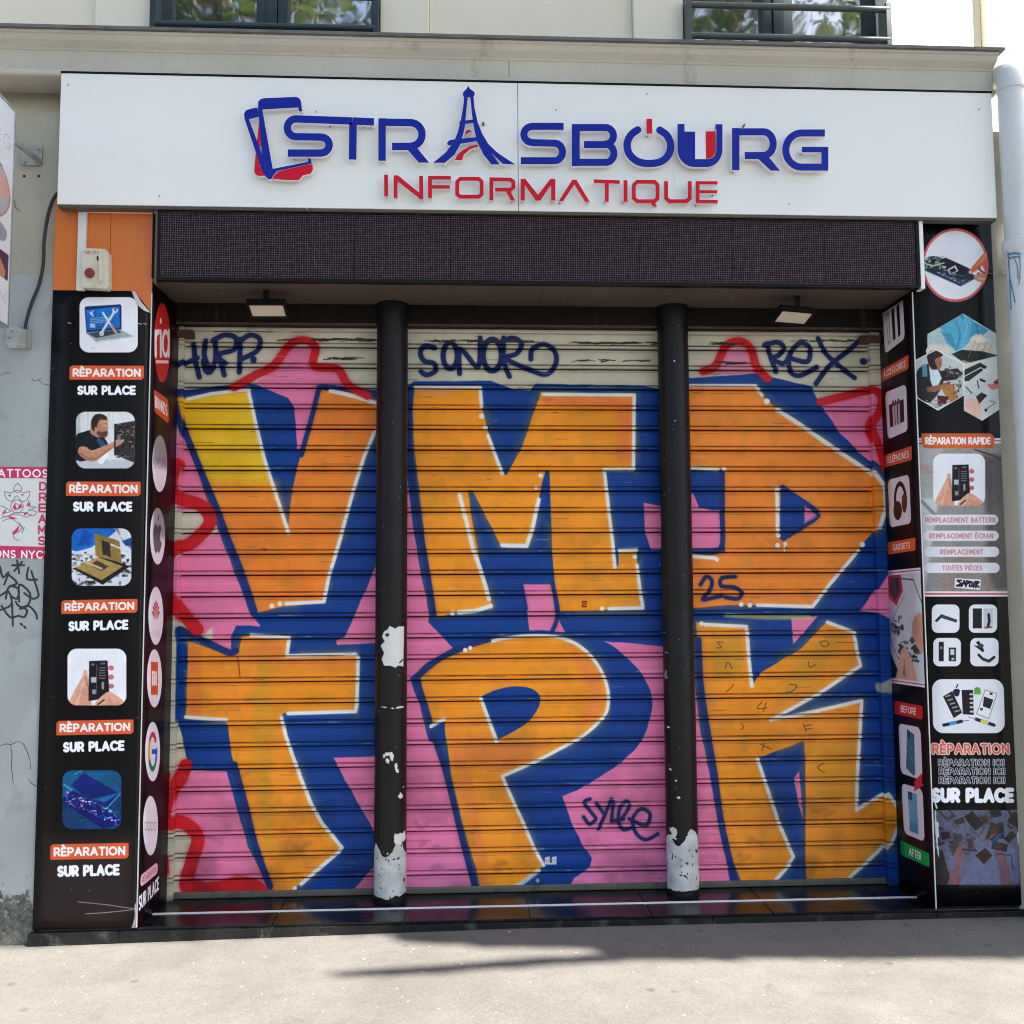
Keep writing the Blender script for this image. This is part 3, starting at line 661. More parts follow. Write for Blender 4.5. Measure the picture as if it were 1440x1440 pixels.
M_['side'] = mat('white_letter_return', (.80, .76, .77), .35, .03, 5)
M_['pin'] = mat('spacer_pin_steel', (.12, .11, .10), .4, .2, 20, metal=.8)
M_['black_metal'] = mat('black_painted_metal', (.009, .008, .008), .42, .3, 8, .15, 90, spec=.12)
M_['soffit'] = mat('brown_grey_soffit', (.082, .072, .058), .55, .15, 2.5, dirt=(.07, .06, .05), dirt_scale=4, dirt_lo=.55, dirt_hi=.8)
M_['lintel'] = mat('dark_box_metal', (.012, .010, .008), .6, .3, 5, .2, 70, spec=.08, dirt=(.075, .075, .035), dirt_scale=5, dirt_lo=.60, dirt_hi=.8, streak=True)
M_['strip'] = mat('worn_aluminium_strip', (.62, .58, .52), .4, .12, 9, metal=.3, dirt=(.25, .15, .11), dirt_scale=10)
M_['granite'] = mat('black_polished_granite', (.007, .007, .010), .22, .4, 60, spec=.30, dirt=(.050, .048, .046), dirt_scale=7, dirt_lo=.50, dirt_hi=.95)
M_['granite_edge'] = mat('black_granite_edge', (.012, .012, .012), .45, .4, 30, .15, 90, spec=.2, dirt=(.10, .095, .085), dirt_scale=9, dirt_lo=.55, dirt_hi=.8)
M_['grout'] = mat('grout', (.22, .21, .20), .8, .15, 30)
M_['white_strip'] = mat('white_nosing_strip', (.78, .78, .80), .4, .08, 6)
M_['cream_plastic'] = mat('yellowed_plastic', (.62, .58, .46), .45, .08, 20, dirt=(.30, .24, .16), dirt_scale=16, dirt_lo=.6, dirt_hi=.85)
M_['white_plastic'] = mat('white_plastic', (.66, .68, .66), .4, .05, 9, dirt=(.40, .38, .33), dirt_scale=12, dirt_lo=.65, dirt_hi=.9)
M_['red_button'] = mat('dark_red_button', (.22, .02, .02), .35, .1, 20)
M_['orange'] = mat('orange_cladding', (.66, .165, .022), .38, .08, 3, dirt=(.40, .12, .03), dirt_scale=14, dirt_lo=.70, dirt_hi=.95)
M_['cable'] = mat('black_cable', (.012, .012, .012), .5, .1, 20)
M_['galv'] = mat('galvanised_steel', (.42, .42, .38), .42, .2, 14, metal=.6, dirt=(.25, .22, .15), dirt_scale=20)
M_['pipe'] = mat('white_painted_pipe', (.66, .68, .69), .45, .06, 4, .2, 60, dirt=(.40, .38, .34), dirt_scale=8, dirt_lo=.66, dirt_hi=.9)
M_['paper'] = mat('torn_vinyl_backing', (.68, .67, .63), .6, .08, 20)
M_['lamp_glass'] = mat('frosted_lamp_glass', (.62, .58, .48), .25, .06, 12)
M_['gap'] = mat('dark_gap', (.01, .01, .01), .8, .0)
M_['drip'] = mat('blue_paint', (.07, .22, .38), .4, .1, 20)
def leaf_mat(name, c, tc):
    mt = mat(name, c, .55, .4, 2.2); N, L = mt.node_tree.nodes, mt.node_tree.links; b = N['Principled BSDF']; out = N['Material Output']
    t = N.new('ShaderNodeBsdfTranslucent'); t.inputs[0].default_value = (*tc, 1); mx = N.new('ShaderNodeMixShader'); mx.inputs[0].default_value = .28
    L.new(b.outputs[0], mx.inputs[1]); L.new(t.outputs[0], mx.inputs[2]); L.new(mx.outputs[0], out.inputs[0]); return mt
M_['leaf'] = leaf_mat('plane_leaf', (.06, .11, .022), (.16, .26, .04))
M_['leaf_light'] = leaf_mat('pale_leaf', (.13, .13, .05), (.30, .26, .10))
M_['bark'] = mat('bark', (.17, .14, .10), .9, .4, 14, .6, 30)
M_['stonewall'] = mat('opposite_facade', (.50, .46, .38), .85, .08, 1.2, .3, 40)

def glass_mat():
    mt = bpy.data.materials.new('window_glass'); mt.use_nodes = True; N, L = mt.node_tree.nodes, mt.node_tree.links
    b = N['Principled BSDF']; b.inputs['Base Color'].default_value = (.060, .062, .050, 1); b.inputs['Roughness'].default_value = .03; b.inputs['Specular IOR Level'].default_value = 1.0; b.inputs['IOR'].default_value = 2.9
    nz = N.new('ShaderNodeTexNoise'); nz.inputs['Scale'].default_value = 3; g_ = N.new('ShaderNodeNewGeometry'); L.new(g_.outputs['Position'], nz.inputs[0])
    bu = N.new('ShaderNodeBump'); bu.inputs['Strength'].default_value = .08; bu.inputs['Distance'].default_value = .02; L.new(nz.outputs[0], bu.inputs['Height']); L.new(bu.outputs[0], b.inputs['Normal'])
    return mt
M_['glass'] = glass_mat()
M_['shutter'] = mat('painted_shutter_steel', (1, 1, 1), .48, .03, 30, .06, 40, image=IMG_SH, pos_map=(SX0, SX1, SZ0, SZ1), spec=.22)

def led_mat():
    mt = bpy.data.materials.new('led_matrix'); mt.use_nodes = True; N, L = mt.node_tree.nodes, mt.node_tree.links
    b = N['Principled BSDF']; geo = N.new('ShaderNodeNewGeometry'); sp = N.new('ShaderNodeSeparateXYZ'); L.new(geo.outputs['Position'], sp.inputs[0])
    PITCH_ = .0104
    def M(op, a, b_=None, c_=None):
        n = N.new('ShaderNodeMath'); n.operation = op
        for i, v in enumerate((a, b_, c_)):
            if v is None: continue
            if isinstance(v, (int, float)): n.inputs[i].default_value = v
            else: L.new(v, n.inputs[i])
        return n.outputs[0]
    u = M('DIVIDE', sp.outputs['X'], PITCH_); v = M('DIVIDE', sp.outputs['Z'], PITCH_)
    fu, fv = M('FRACT', u), M('FRACT', v); iu, iv = M('FLOOR', u), M('FLOOR', v)
    def rnd(off):
        cb = N.new('ShaderNodeCombineXYZ'); L.new(iu, cb.inputs[0]); L.new(iv, cb.inputs[1]); cb.inputs[2].default_value = off
        w = N.new('ShaderNodeTexWhiteNoise'); w.noise_dimensions = '3D'; L.new(cb.outputs[0], w.inputs[0]); return w.outputs['Value']
    lu = M('LESS_THAN', fu, .25); lv = M('LESS_THAN', fv, .25)
    a = M('MULTIPLY', lu, M('MULTIPLY_ADD', rnd(1.), .55, .4)); c = M('MULTIPLY', lv, M('MULTIPLY_ADD', rnd(5.), .55, .4)); k = M('MAXIMUM', a, c)
    mx = N.new('ShaderNodeMix'); mx.data_type = 'RGBA'; L.new(k, mx.inputs[0]); mx.inputs[6].default_value = (.0055, .0025, .0045, 1); mx.inputs[7].default_value = (.125, .088, .108, 1)
    L.new(mx.outputs[2], b.inputs['Base Color']); b.inputs['Roughness'].default_value = .7; b.inputs['Specular IOR Level'].default_value = .12
    bu = N.new('ShaderNodeBump'); bu.inputs['Strength'].default_value = .5; bu.inputs['Distance'].default_value = .002; L.new(k, bu.inputs['Height']); L.new(bu.outputs[0], b.inputs['Normal'])
    return mt
M_['led'] = led_mat()

# ================================================================== ground
# the pavement falls a little to the left, as the uneven foot of the step shows
def gz(x): return float(np.interp(x, [-6, -1.8, 0.2, 6], [-.045, -.024, .004, .004]))
mb = MB(); xs = [-60, -6, -4, -3, -2.4, -1.8, -1.3, -.8, -.3, .2, 1, 2, 3, 6, 60]; ysg = [-4.3, -3, -2, -1.4, -.9, -.5, .3]
for a, b in zip(xs, xs[1:]):
    for c, d in zip(ysg, ysg[1:]): mb.quad((a, c, gz(a)), (b, c, gz(b)), (b, d, gz(b)), (a, d, gz(a)))
tag(mb.build('pavement', M_['asphalt']), kind='structure')
mb = MB()
for a, b in zip(xs, xs[1:]): mb.hexa([(a, -4.45, -.3), (b, -4.45, -.3), (b, -4.30, -.3), (a, -4.30, -.3), (a, -4.45, gz(a)), (b, -4.45, gz(b)), (b, -4.30, gz(b)), (a, -4.30, gz(a))])
M_['kerb'] = mat('granite_kerb', (.30, .29, .28), .8, .12, 30, .3, 90)
tag(mb.build('kerb', M_['kerb']), kind='structure')
M_['road'] = mat('road_asphalt', (.06, .06, .062), .9, .15, 20, .5, 200)
tag(MB().quad((-60, -60, -.15), (60, -60, -.15), (60, -4.45, -.15), (-60, -4.45, -.15)).build('road', M_['road']), kind='structure')

# ================================================================== building
bld = empty('building', (0, 0, 0), 'cream rendered building above and beside the shuttered shop front', 'building')
MB().box(-7, XL_O+.002, -.385, .3, Z_at(40, 386, -.388)+.0, 3.62).build('wall', M_['render_grey'], bld)
MB().box(-7, XL_O+.002, -.388, .3, -.2, Z_at(40, 386, -.388)).build('wall', M_['render_blue'], bld)['label'] = 'blue grey painted lower wall left of the shop'
MB().box(XL_O+.002, XL_I-.006, YF+.012, .3, ZS, 3.6).build('pier', M_['black_metal'], bld)
MB().box(XR_I+.006, XR_O-.003, YF+.012, .3, ZS, 3.6).build('pier', M_['black_metal'], bld)
MB().box(XR_O-.001, 9, -.385, .3, -.2, 3.62).build('wall', M_['render_grey'], bld)['label'] = 'grey wall right of the shop behind the pipe'
MB().box(XL_I-.3, XR_I+.3, .16, .26, 0, 3.6).build('back_wall', M_['gap'], bld)
# cornice across the whole front
zt = Z_at(700, 50, -.525); zb = Z_at(700, 121, -.455); hc = zt-zb; kz = 1.0
def zc_(k): return zb+hc*k
prof = [(-.30, zt-.014), (-.30, zb), (-.462, zb), (-.470, zc_(.03)), (-.470, zc_(.13)), (-.458, zc_(.155)), (-.458, zc_(.185)), (-.449, zc_(.20)), (-.449, zc_(.615)), (-.456, zc_(.63)), (-.458, zc_(.66)), (-.468, zc_(.69)), (-.492, zc_(.76)), (-.503, zc_(.83)), (-.505, zc_(.86)), (-.515, zc_(.865)), (-.515, zt-.014)]
xe = X_at(1404, 100, -.5)
MB().prof(prof, -7, xe).build('cornice', M_['stone'], bld, bevel=.0015)
MB().box(-7, xe+.02, -.530, -.20, zt-.0135, zt).build('cornice_flashing', M_['zinc'], bld)
MB().box(.23, .232, -.4505, -.445, zc_(.2), zc_(.61)).build('cornice_joint', M_['gap'], bld)
rs = np.random.RandomState(3)
# first floor
YU = -.25; ZU = zt-.3; ZU2 = 6.4
wx = [X_at(a, 30, YU) for a in (134, 215, 535, 603, 890, 960, 1247, 1332, 1384)]
def upper(x0, x1, y, m_, label=None, z0=ZU, z1=ZU2):
    o = MB().box(x0, x1, y, .2, z0, z1).build('wall', m_, bld, bevel=.004)
    if label: o['label'] = label
upper(-7, wx[0], YU+.02, M_['cream'])
upper(wx[0]+.001, wx[1], YU-.012, M_['cream_pale'])
upper(wx[2], wx[3], YU-.012, M_['cream_pale'])
upper(wx[3]+.001, wx[4], YU+.02, M_['cream'], 'cream wall panel between the two upper windows')
upper(wx[4]+.001, wx[5], YU-.012, M_['cream_pale'])
upper(wx[6], wx[7], YU-.012, M_['cream_pale'])
upper(wx[7]+.001, wx[8], YU+.03, M_['cream'])
upper(wx[8]+.001, 9, YU-.012, M_['cream_pale'])
for i, (a, b) in enumerate(((wx[1], wx[2]), (wx[5], wx[6]))):
    upper(a+.001, b-.001, YU+.02, M_['cream'], z0=5.9)
    upper(a+.001, b-.001, .14, M_['gap'], z0=ZU, z1=5.9)
    w_ = MB(); yo = -.13; fw = .055; mid = a+(b-a)*.5
    w_.box(a+.001, a+fw, yo, .1, ZU, 5.899); w_.box(b-fw, b-.001, yo, .1, ZU, 5.899); w_.box(a+fw, b-fw, yo, .1, 5.84, 5.899)
    w_.box(a+fw, b-fw, yo, .1, ZU, zt+.02)
    wf = w_.build('window_frame', M_['win_frame'], bld, bevel=.003)
    mu = MB(); mu.box(mid-.075, mid-.028, yo-.012, .08, zt+.0201, 5.84); mu.box(mid-.026, mid+.026, yo-.022, .08, zt+.0201, 5.84); mu.box(mid+.028, mid+.075, yo-.012, .08, zt+.0201, 5.84)
    mu.build('mullion', M_['win_frame'], wf, bevel=.002)
    for s0, s1 in ((a+fw, mid-.075), (mid+.075, b-fw)):
        MB().box(s0+.001, s1-.001, yo+.03, yo+.036, zt+.021, 5.838).build('pane', M_['glass'], wf)
    t = empty('window_railing', ((a+b)/2, YU-.04, zt), ('dark railing bar low across the left upper window', 'grey railing of two bars across the right upper window')[i], 'railing')
    yr = YU-.05
    z1_ = Z_at(300, 35, yr) if i == 0 else Z_at(1100, 53, yr); z2_ = z1_+.155
    for z_ in (z1_, z2_): MB().tube([(a+.012, yr, z_), (b-.012, yr, z_)], .0155, 12).build('rail_bar', M_['win_frame' if i == 0 else 'rail'], t, smooth_=True)
    for x_ in (a+.004, b-.03): MB().box(x_, x_+.026, yr-.014, YU+.03, z1_-.07 if i else z1_-.03, z2_+.03).build('rail_post', M_['win_frame' if i == 0 else 'rail'], t, bevel=.002)
# ================================================================== step with black granite
st = empty('door_step', (0.3, -.2, 0), 'black polished granite step running along under the shutter', 'step')
MB().box(XL_O+.01, XR_O+.2, YF+.025, .16, -.2, ZS-.012).build('step_core', M_['grout'], st)
xj = [XL_I+.004]+[PZ(a, b, ZS).x for a, b in ((395,1278), (571,1279), (741,1270), (902,1262), (1066,1262), (1228,1258))]+[XR_I-.004]
yj = -.215
for i, (a, b) in enumerate(zip(xj, xj[1:])):
    for y0_, y1_ in ((YF+.002, yj-.002), (yj+.0015, .15)):
        MB().box(a+.0025, b-.0025, y0_, y1_, ZS-.0105, ZS).build('tile', M_['granite'], st, bevel=.001)
MB().box(XL_I+.005, XR_I-.005, yj-.018, yj-.0015, ZS-.004, ZS+.003).build('nosing_strip', M_['white_strip'], st)
xr_ = [-1.815, -1.44, -.85, -.2, .45, 1.10, 1.72, 2.10, 2.75]
for a, b in zip(xr_, xr_[1:]):
    wide = b < XL_I or a > XR_I-.02 or a < -1.7
    MB().box(a+.001, b-.001, YF-.016, YF+.02, -.15, ZS-.012).build('riser_slab', M_['granite_edge'], st, bevel=.002)

# ================================================================== roller shutter
sh = empty('roller_shutter', (.36, 0, ZS), 'closed roller shutter covered in orange, blue and pink graffiti letters', 'roller shutter')
XA, XB = -1.325, 2.05
zl = [Z_at(400, y, 0) for y in (575, 1080)]; PT = (zl[0]-zl[1])/17.0
z_ref = zl[0]
nd = 23; z_top = 0
sl = [(.004, .0028), (-.010, .0028), (-.0160, .0050), (-.0172, .0095), (-.0150, .0150), (-.0072, .0172), (-.0064, .0215), (-.0094, .0248), (-.0108, .036), (-.0118, .054), (-.0110, .0730), (-.0104, .0800), (-.0090, .0815), (-.0090, .0838), (-.0100, .0852), (-.0085, .0908), (-.0050, .0918), (-.0030, PT-.0028), (.004, PT-.0028)]
me = MB().prof(sl, XA, XB).mesh('slat')
me.materials.append(M_['shutter'])
k = 0
z_lin = Z_at(700, 459, Y_SOFB-.004)
for i in range(-6, nd):
    z_ = z_ref-PT*(i)
    z0_ = z_-PT
    if z0_ < ZS+.045 or z_ > Z_at(700, 449, 0): continue
    o = bpy.data.objects.new('slat', me); C.objects.link(o); o.parent = sh; o.matrix_parent_inverse = Matrix.Translation(-sh.location); o.location = (0, random.Random(k).uniform(-.0009, .0009), z0_+random.Random(k+99).uniform(-.0005, .0005)); o.rotation_euler = (random.Random(k+7).uniform(-.012, .012), random.Random(k+50).uniform(-.00035, .00035), 0); k += 1
    z_low = z0_; z_top = max(z_top, z_)
M_['bar'] = mat('dirty_steel_bar', (.115, .108, .085), .6, .3, 9, .2, 60, dirt=(.03, .028, .025), dirt_scale=9, dirt_lo=.5, dirt_hi=.75, spec=.25)
MB().prof([(.004, ZS+.003), (-.020, ZS+.003), (-.022, ZS+.008), (-.022, ZS+.026), (-.018, ZS+.031), (.004, ZS+.031)], XA, XB).build('bottom_bar', M_['bar'], sh)
MB().prof([(.004, ZS+.0315), (-.012, ZS+.0315), (-.012, z_low-.001), (.004, z_low-.001)], XA, XB).build('bottom_slat', M_['shutter'], sh)
MB().box(XA, XB, .02, .03, ZS+.01, 2.82).build('shutter_backing', M_['gap'], sh)
MB().box(XA-.02, XB+.03, -.035, -.018, Z_at(700, 467.5, -.035), z_lin+.02).build('top_strip', M_['strip'], sh, bevel=.002)
xgl = [X_at(232, 900, -.055), X_at(250, 900, -.055)]; xgr = [X_at(1226, 700, -.055), X_at(1251, 900, -.055)]
gl = MB().box(XL_I+.018, XA+.004, -.05, .03, ZS, 2.80).build('guide_rail', M_['shutter'], sh, bevel=.002)
gr_ = MB().box(XB-.004, XR_I-.002, -.05, .03, ZS, 2.80).build('guide_rail', M_['shutter'], sh, bevel=.002)
M_['rust'] = mat('rusty_catch', (.075, .03, .02), .8, .4, 30, .4, 80)
MB().box(XA-.05, XA+.05, -.075, -.02, Z_at(700,478,-.06), Z_at(700,468,-.06)).build('catch', M_['rust'], sh, bevel=.003)
MB().box(XB-.05, XB+.045, -.075, -.02, Z_at(700,478,-.06), Z_at(700,468,-.06)).build('catch', M_['rust'], sh, bevel=.003)
lk = P(756, 1238, -.012)
MB().tube([(lk.x, -.016, lk.z), (lk.x, -.008, lk.z)], .0095, 16).build('lock', M_['galv'], sh, smooth_=True)

# ================================================================== display box, soffit and lintel over the shutter
bx = empty('display_box', (.4, -.3, Z_SOF), 'dark dot matrix display box above the shutter under the white sign', 'led display')
x0l, x1l = X_at(222, 340, -.45), X_at(1291, 360, -.45)
ztl = Z_at(700, 303, -.45); zbl = Z_at(700, 398, -.45)
npan = 8; pw = (x1l-x0l-.02)/npan
for i in range(npan):
    MB().box(x0l+.01+i*pw, x0l+.01+(i+1)*pw-.0018, -.45, -.43, zbl+.012, ztl-.006).build('display_module', M_['led'], bx)
MB().box(x0l, x1l, -.455, -.42, zbl-.004, zbl+.011).build('frame_bar', M_['black_metal'], bx)
MB().box(x0l, x1l, -.455, -.42, ztl-.005, ztl+.01).build('frame_bar', M_['black_metal'], bx)
MB().box(x0l, x0l+.0095, -.455, -.42, zbl+.0112, ztl-.0052).build('frame_bar', M_['black_metal'], bx)
MB().box(x1l-.0095, x1l+.006, -.455, -.42, zbl+.0112, ztl-.0052).build('frame_bar', M_['black_metal'], bx)
xe0 = X_at(1294, 350, -.44); MB().box(x1l+.008, x1l+.028, -.452, -.40, zbl-.005, ztl+.02).build('end_cap', M_['white_panel'], bx, bevel=.002)
MB().box(x0l-.012, x0l-.002, -.452, -.40, zbl-.02, ztl+.02).build('end_cap', M_['soffit'], bx)
MB().box(XL_I, XR_I, -.418, .1, zbl+.02, ztl+.1).build('box_body', M_['lintel'], bx)
xs2 = X_at(762, 415, -.3)
MB().box(XL_I+.003, xs2-.001, -.419, Y_SOFB, Z_SOF, Z_SOF+.012).build('soffit_panel', M_['soffit'], bx)
MB().box(xs2+.001, XR_I-.003, -.419, Y_SOFB, Z_SOF, Z_SOF+.012).build('soffit_panel', M_['soffit'], bx)
MB().box(XL_I+.003, XR_I-.003, Y_SOFB+.002, .1, z_lin, Z_SOF-.001).build('lintel_box', M_['lintel'], bx)
MB().box(XL_I+.003, XR_I-.003, Y_SOFB-.004, Y_SOFB+.0015, z_lin-.001, z_lin+.010).build('lintel_edge', M_['rust'], bx)
for x_ in (-1.1, -.75, -.30, .1, .5, 1.3, 1.9):
    MB().tube([(x_, -.25, Z_SOF-.003), (x_, -.25, Z_SOF+.002)], .004, 8).build('screw', M_['galv'], bx)

# ================================================================== two round posts
def post_img(cx_px, name, chips, base):
    cv = Canvas(360, 1400, (40, 40, 42), None, 1.0)
    return cv
POST = []
for i, (pxl, pxr, py) in enumerate(((528, 572, 900), (932, 976, 900))):
    yc = -.09; r_ = .0745
    cx_ = (X_at(pxl, py, yc)+X_at(pxr, py, yc))/2
    POST.append((cx_, yc, r_))
def post_canvas(cx_, yc, r_):
    H_ = 1500; W_ = int(2*math.pi*r_*500)
    def mp(pts):
        o = []
        for a in np.asarray(pts, float).reshape(-1, 2):
            w = P(a[0], a[1], yc-r_*.9); t = max(-1, min(1, (w.x-cx_)/r_)); th = math.asin(t)
            o.append(((th/(2*math.pi)+.5)*W_, w.z/3.0*H_))
        return np.array(o)
    return Canvas(W_, H_, (22, 21, 22), mp, 500/300.)
PW = (214, 212, 206)
def blob(cv, x, y, rx, ry, c=PW, seed=0, n=14, jag=.3):
    r = np.random.RandomState(seed); p = []
    for k in range(n):
        a = 2*math.pi*k/n; q = 1+r.uniform(-jag, jag); p.append((x+rx*q*math.cos(a), y+ry*q*math.sin(a)))
    cv.poly(p, c, soft=1)
for i, (cx_, yc, r_) in enumerate(POST):
    cv = post_canvas(cx_, yc, r_); H_, W_ = cv.H, cv.W; rsx = np.random.RandomState(20+i)
    cv.a *= (.8+.4*fbm(H_, W_, 60, 4, rsx))[..., None]
    # bare light primer at the foot with a torn edge
    zz = (np.arange(H_)/H_*3.0)[:, None]; th = (np.arange(W_)/W_)[None]
    e = fbm(H_, W_, 40, 4, rsx)
    edge = (.29 if i == 0 else .30)+.09*(e-.5)+.03*np.sin(th*23+i)
    m_ = ((zz < edge) & (zz > ZS+.028+.04*(fbm(H_, W_, 22, 3, rsx)-.5))).astype(float)[..., None]
    wcol = srgb((196, 197, 194))*(.82+.3*fbm(H_, W_, 26, 5, rsx))[..., None]
    spk = (fbm(H_, W_, 7, 2, rsx) > .80)[..., None]
    wcol = np.where(spk, srgb((60, 58, 56)), wcol)
    cv.a = cv.a*(1-m_)+wcol*m_
    if i == 0:
        cv.poly([(540,888),(545,885),(548,880),(556,884),(560,881),(568,881),(567,930),(567,938),(560,936),(556,939),(549,936),(540,936),(536,925),(540,918),(535,908),(541,902),(537,895)], PW, soft=1)
        cv.poly([(541,893),(545,890),(548,892),(545,896)], (40,38,38), soft=1); cv.line([(562,932),(566,928)], 1, (40,38,38))
        for (x, y, a, b) in ((538,995,5,1.8),(562,995,5,1.8),(552,996,2,1.2),(546,1060,5,3),(551,1064,3,7),(545,1070,3,4),(557,1078,2.2,5),(559,1084,2,3),(540,1063,2,3),(563,1120,3,4.5),(561,1180,7,8),(567,1178,3,7),(545,1200,1.5,1.5),(567,1108,1,1)): blob(cv, x, y, a, b, seed=int(x+y))
        cv.line([(531,990),(535,996),(545,998),(560,999),(569,997)], 1.6, (12,12,12)); cv.line([(531,985),(540,989),(552,993)], 1.2, (14,14,14))
        for (x, y) in ((548,550),(550,560),(546,600),(544,700),(540,1140),(538,920),(537,1085)): cv.line([(x,y),(x+rsx.uniform(-3,3),y+rsx.uniform(2,9))], 1.4, (14,14,14), soft=2, alpha=.8)
    else:
        for (x, y, a, b) in ((939,918,1.8,1.8),(937,948,3,6),(939,953,2,3),(948,1170,4,7),(947,1178,3,3),(954,1122,2.4,2),(951,1098,1.4,1.4),(942,1024,1.6,1.6),(944,1083,1.4,1.6),(972,1178,2,3),(950,1180,2,1.5),(937,890,1,1),(948,508,1.3,1.3),(949,592,1,1)): blob(cv, x, y, a, b, seed=int(x+y))
        cv.line([(938,920),(934,930),(938,940),(935,952),(938,962)], 1.8, (12,12,12)); cv.poly([(961,860),(965,860),(967,960),(962,960)], (30,62,70), soft=8, alpha=.5)
        cv.poly([(930,860),(975,866),(975,980),(930,975)], (26,27,28), soft=14, alpha=.5)
    for _ in range(70):
        x = rsx.uniform(.25, .75)*W_; y = rsx.uniform(.02, .95)*H_; X, Y = np.meshgrid(np.arange(W_), np.arange(H_)) if False else (None, None)
        yy, xx = int(y), int(x); q = rsx.randint(1, 3); cv.a[yy:yy+q, xx:xx+q] = srgb((150, 150, 148))
    mt = mat('post_paint', (1, 1, 1), .40, .06, 20, .15, 70, image=cv.image('post_paint'), spec=.22, img_bump=.5)
    me = bpy.data.meshes.new('post_shaft'); seg = 48; zs_ = [ZS, .2, .4, 1.2, 2.0, Z_SOF-.001]; vv = []; ff = []; uv = []
    for z_ in zs_:
        for k in range(seg+1):
            a = (k/seg-.5)*2*math.pi; vv.append((cx_+r_*math.sin(a), yc-r_*math.cos(a), z_))
    for j in range(len(zs_)-1):
        for k in range(seg):
            a = j*(seg+1)+k; ff.append((a, a+1, a+seg+2, a+seg+1)); uv += [(k/seg, zs_[j]/3), ((k+1)/seg, zs_[j]/3), ((k+1)/seg, zs_[j+1]/3), (k/seg, zs_[j+1]/3)]
    me.from_pydata(vv, [], ff); ul = me.uv_layers.new(name='UVMap')
    for q, c in zip(ul.data, uv): q.uv = c
    me.polygons.foreach_set('use_smooth', [True]*len(me.polygons)); me.update()
    t = empty('post', (cx_, yc, ZS), ('round black steel post left of centre with peeled white patches and white foot', 'round black steel post right of centre with white foot and few chips')[i], 'post', 'round posts in front of the shutter')
    link('shaft', me, mt, t)
    MB().tube([(cx_, yc, ZS-.001), (cx_, yc, ZS+.006)], r_+.004, 40).build('base_ring', M_['black_metal'], t, smooth_=True)
    MB().tube([(cx_, yc, Z_SOF-.012), (cx_, yc, Z_SOF-.001)], r_+.0025, 40).build('collar', M_['black_metal'], t, smooth_=True)

# ================================================================== floodlights under the soffit
def flood(px0, px1, py0, py1, stem_px, label, yawd):
    yb = -.30
    c = P((px0+px1)/2, (py0+py1)/2, yb); w = abs(X_at(px1, py1, yb)-X_at(px0, py0, yb)); 
    t = empty('floodlight', (c.x, yb, Z_SOF), label, 'floodlight', 'floodlights under the soffit')
    sx = X_at(stem_px, 415, yb)
    MB().box(sx-.012, sx+.012, yb-.004, yb+.004, c.z+.03, Z_SOF-.001).build('bracket', M_['black_metal'], t, bevel=.001)
    MB().tube([(sx, yb-.012, c.z+.042), (sx, yb+.012, c.z+.042)], .007, 10).build('bolt', M_['galv'], t)
    hw = w/2*.97; til = R_(24); yw = R_(yawd)
    rot = Matrix.Translation((c.x, yb, c.z+.012)) @ Matrix.Rotation(yw, 4, 'Z') @ Matrix.Rotation(-til, 4, 'X')
    def tb(mb_):
        mb_.v = [tuple(rot @ Vector(v)) for v in mb_.v]; return mb_
    hd = .052
    tb(MB().box(-hw, hw, -hd, hd, .0, .022)).build('housing', M_['black_metal'], t, bevel=.003)
    tb(MB().box(-hw, hw, -hd, -hd+.012, -.010, -.0005).box(-hw, hw, hd-.012, hd, -.010, -.0005).box(-hw, -hw+.012, -hd+.0121, hd-.0121, -.010, -.0005).box(hw-.012, hw, -hd+.0121, hd-.0121, -.010, -.0005)).build('rim', M_['black_metal'], t)
    tb(MB().box(-hw+.0125, hw-.0125, -hd+.0125, hd-.0125, -.006, -.0006)).build('lamp_glass', M_['lamp_glass'], t)
    fins = MB()
    for k in range(9): fins.box(-hw+.02+k*(2*hw-.04)/8-.002, -hw+.02+k*(2*hw-.04)/8+.002, -hd+.015, hd-.015, .0225, .034)
    tb(fins).build('cooling_fins', M_['black_metal'], t)
flood(348, 405, 430, 448, 374, 'small floodlight on the left under the soffit, glass facing down', -2)
flood(1087, 1144, 438, 459, 1121, 'small floodlight on the right under the soffit, turned askew', 14)

# ================================================================== shop sign
YS = -.475
sg = empty('shop_sign', (.36, YS, 3.16), 'wide white fascia sign with raised blue and red lettering', 'sign')
xs0, xs1 = X_at(83, 200, YS), X_at(1398, 215, YS); zs1 = Z_at(700, 116, YS); zs0 = Z_at(700, 296, YS); xsm = X_at(728.5, 210, YS)
MB().box(xs0, xsm-.0012, YS, YS+.05, zs0, zs1).build('sign_panel', M_['white_panel'], sg, bevel=.0015)
MB().box(xsm+.0012, xs1, YS, YS+.05, zs0, zs1).build('sign_panel', M_['white_panel'], sg, bevel=.0015)
MB().box(xs0+.02, xs1-.02, YS+.0505, -.401, zs0+.02, zs1-.02).build('sign_core', M_['soffit'], sg)
MB().box(xs0+.002, xs1-.002, YS+.006, YS+.055, zs0-.012, zs0-.001).build('lower_trim', M_['soffit'], sg)
MB().box(xs0-.001, xs1+.004, YS-.004, YS+.055, zs1+.002, zs1+.008).build('upper_trim', M_['black_metal'], sg)
for (x, y) in ((96,119),(224,276),(445,157),(432,294),(1110,287),(1377,154),(681,176),(782,155),(910,132)):
    q = P(x, y, YS); MB().tube([(q.x, YS-.003, q.z), (q.x, YS+.001, q.z)], .004, 8).build('screw', M_['galv'], sg)
YL0, YL1 = YS-.022, YS-.042
def za(x, y): return (320+x/3.4286, 110+y/3.4286)
def zb_(x, y): return (720+x/3.0, 110+y/3.0)
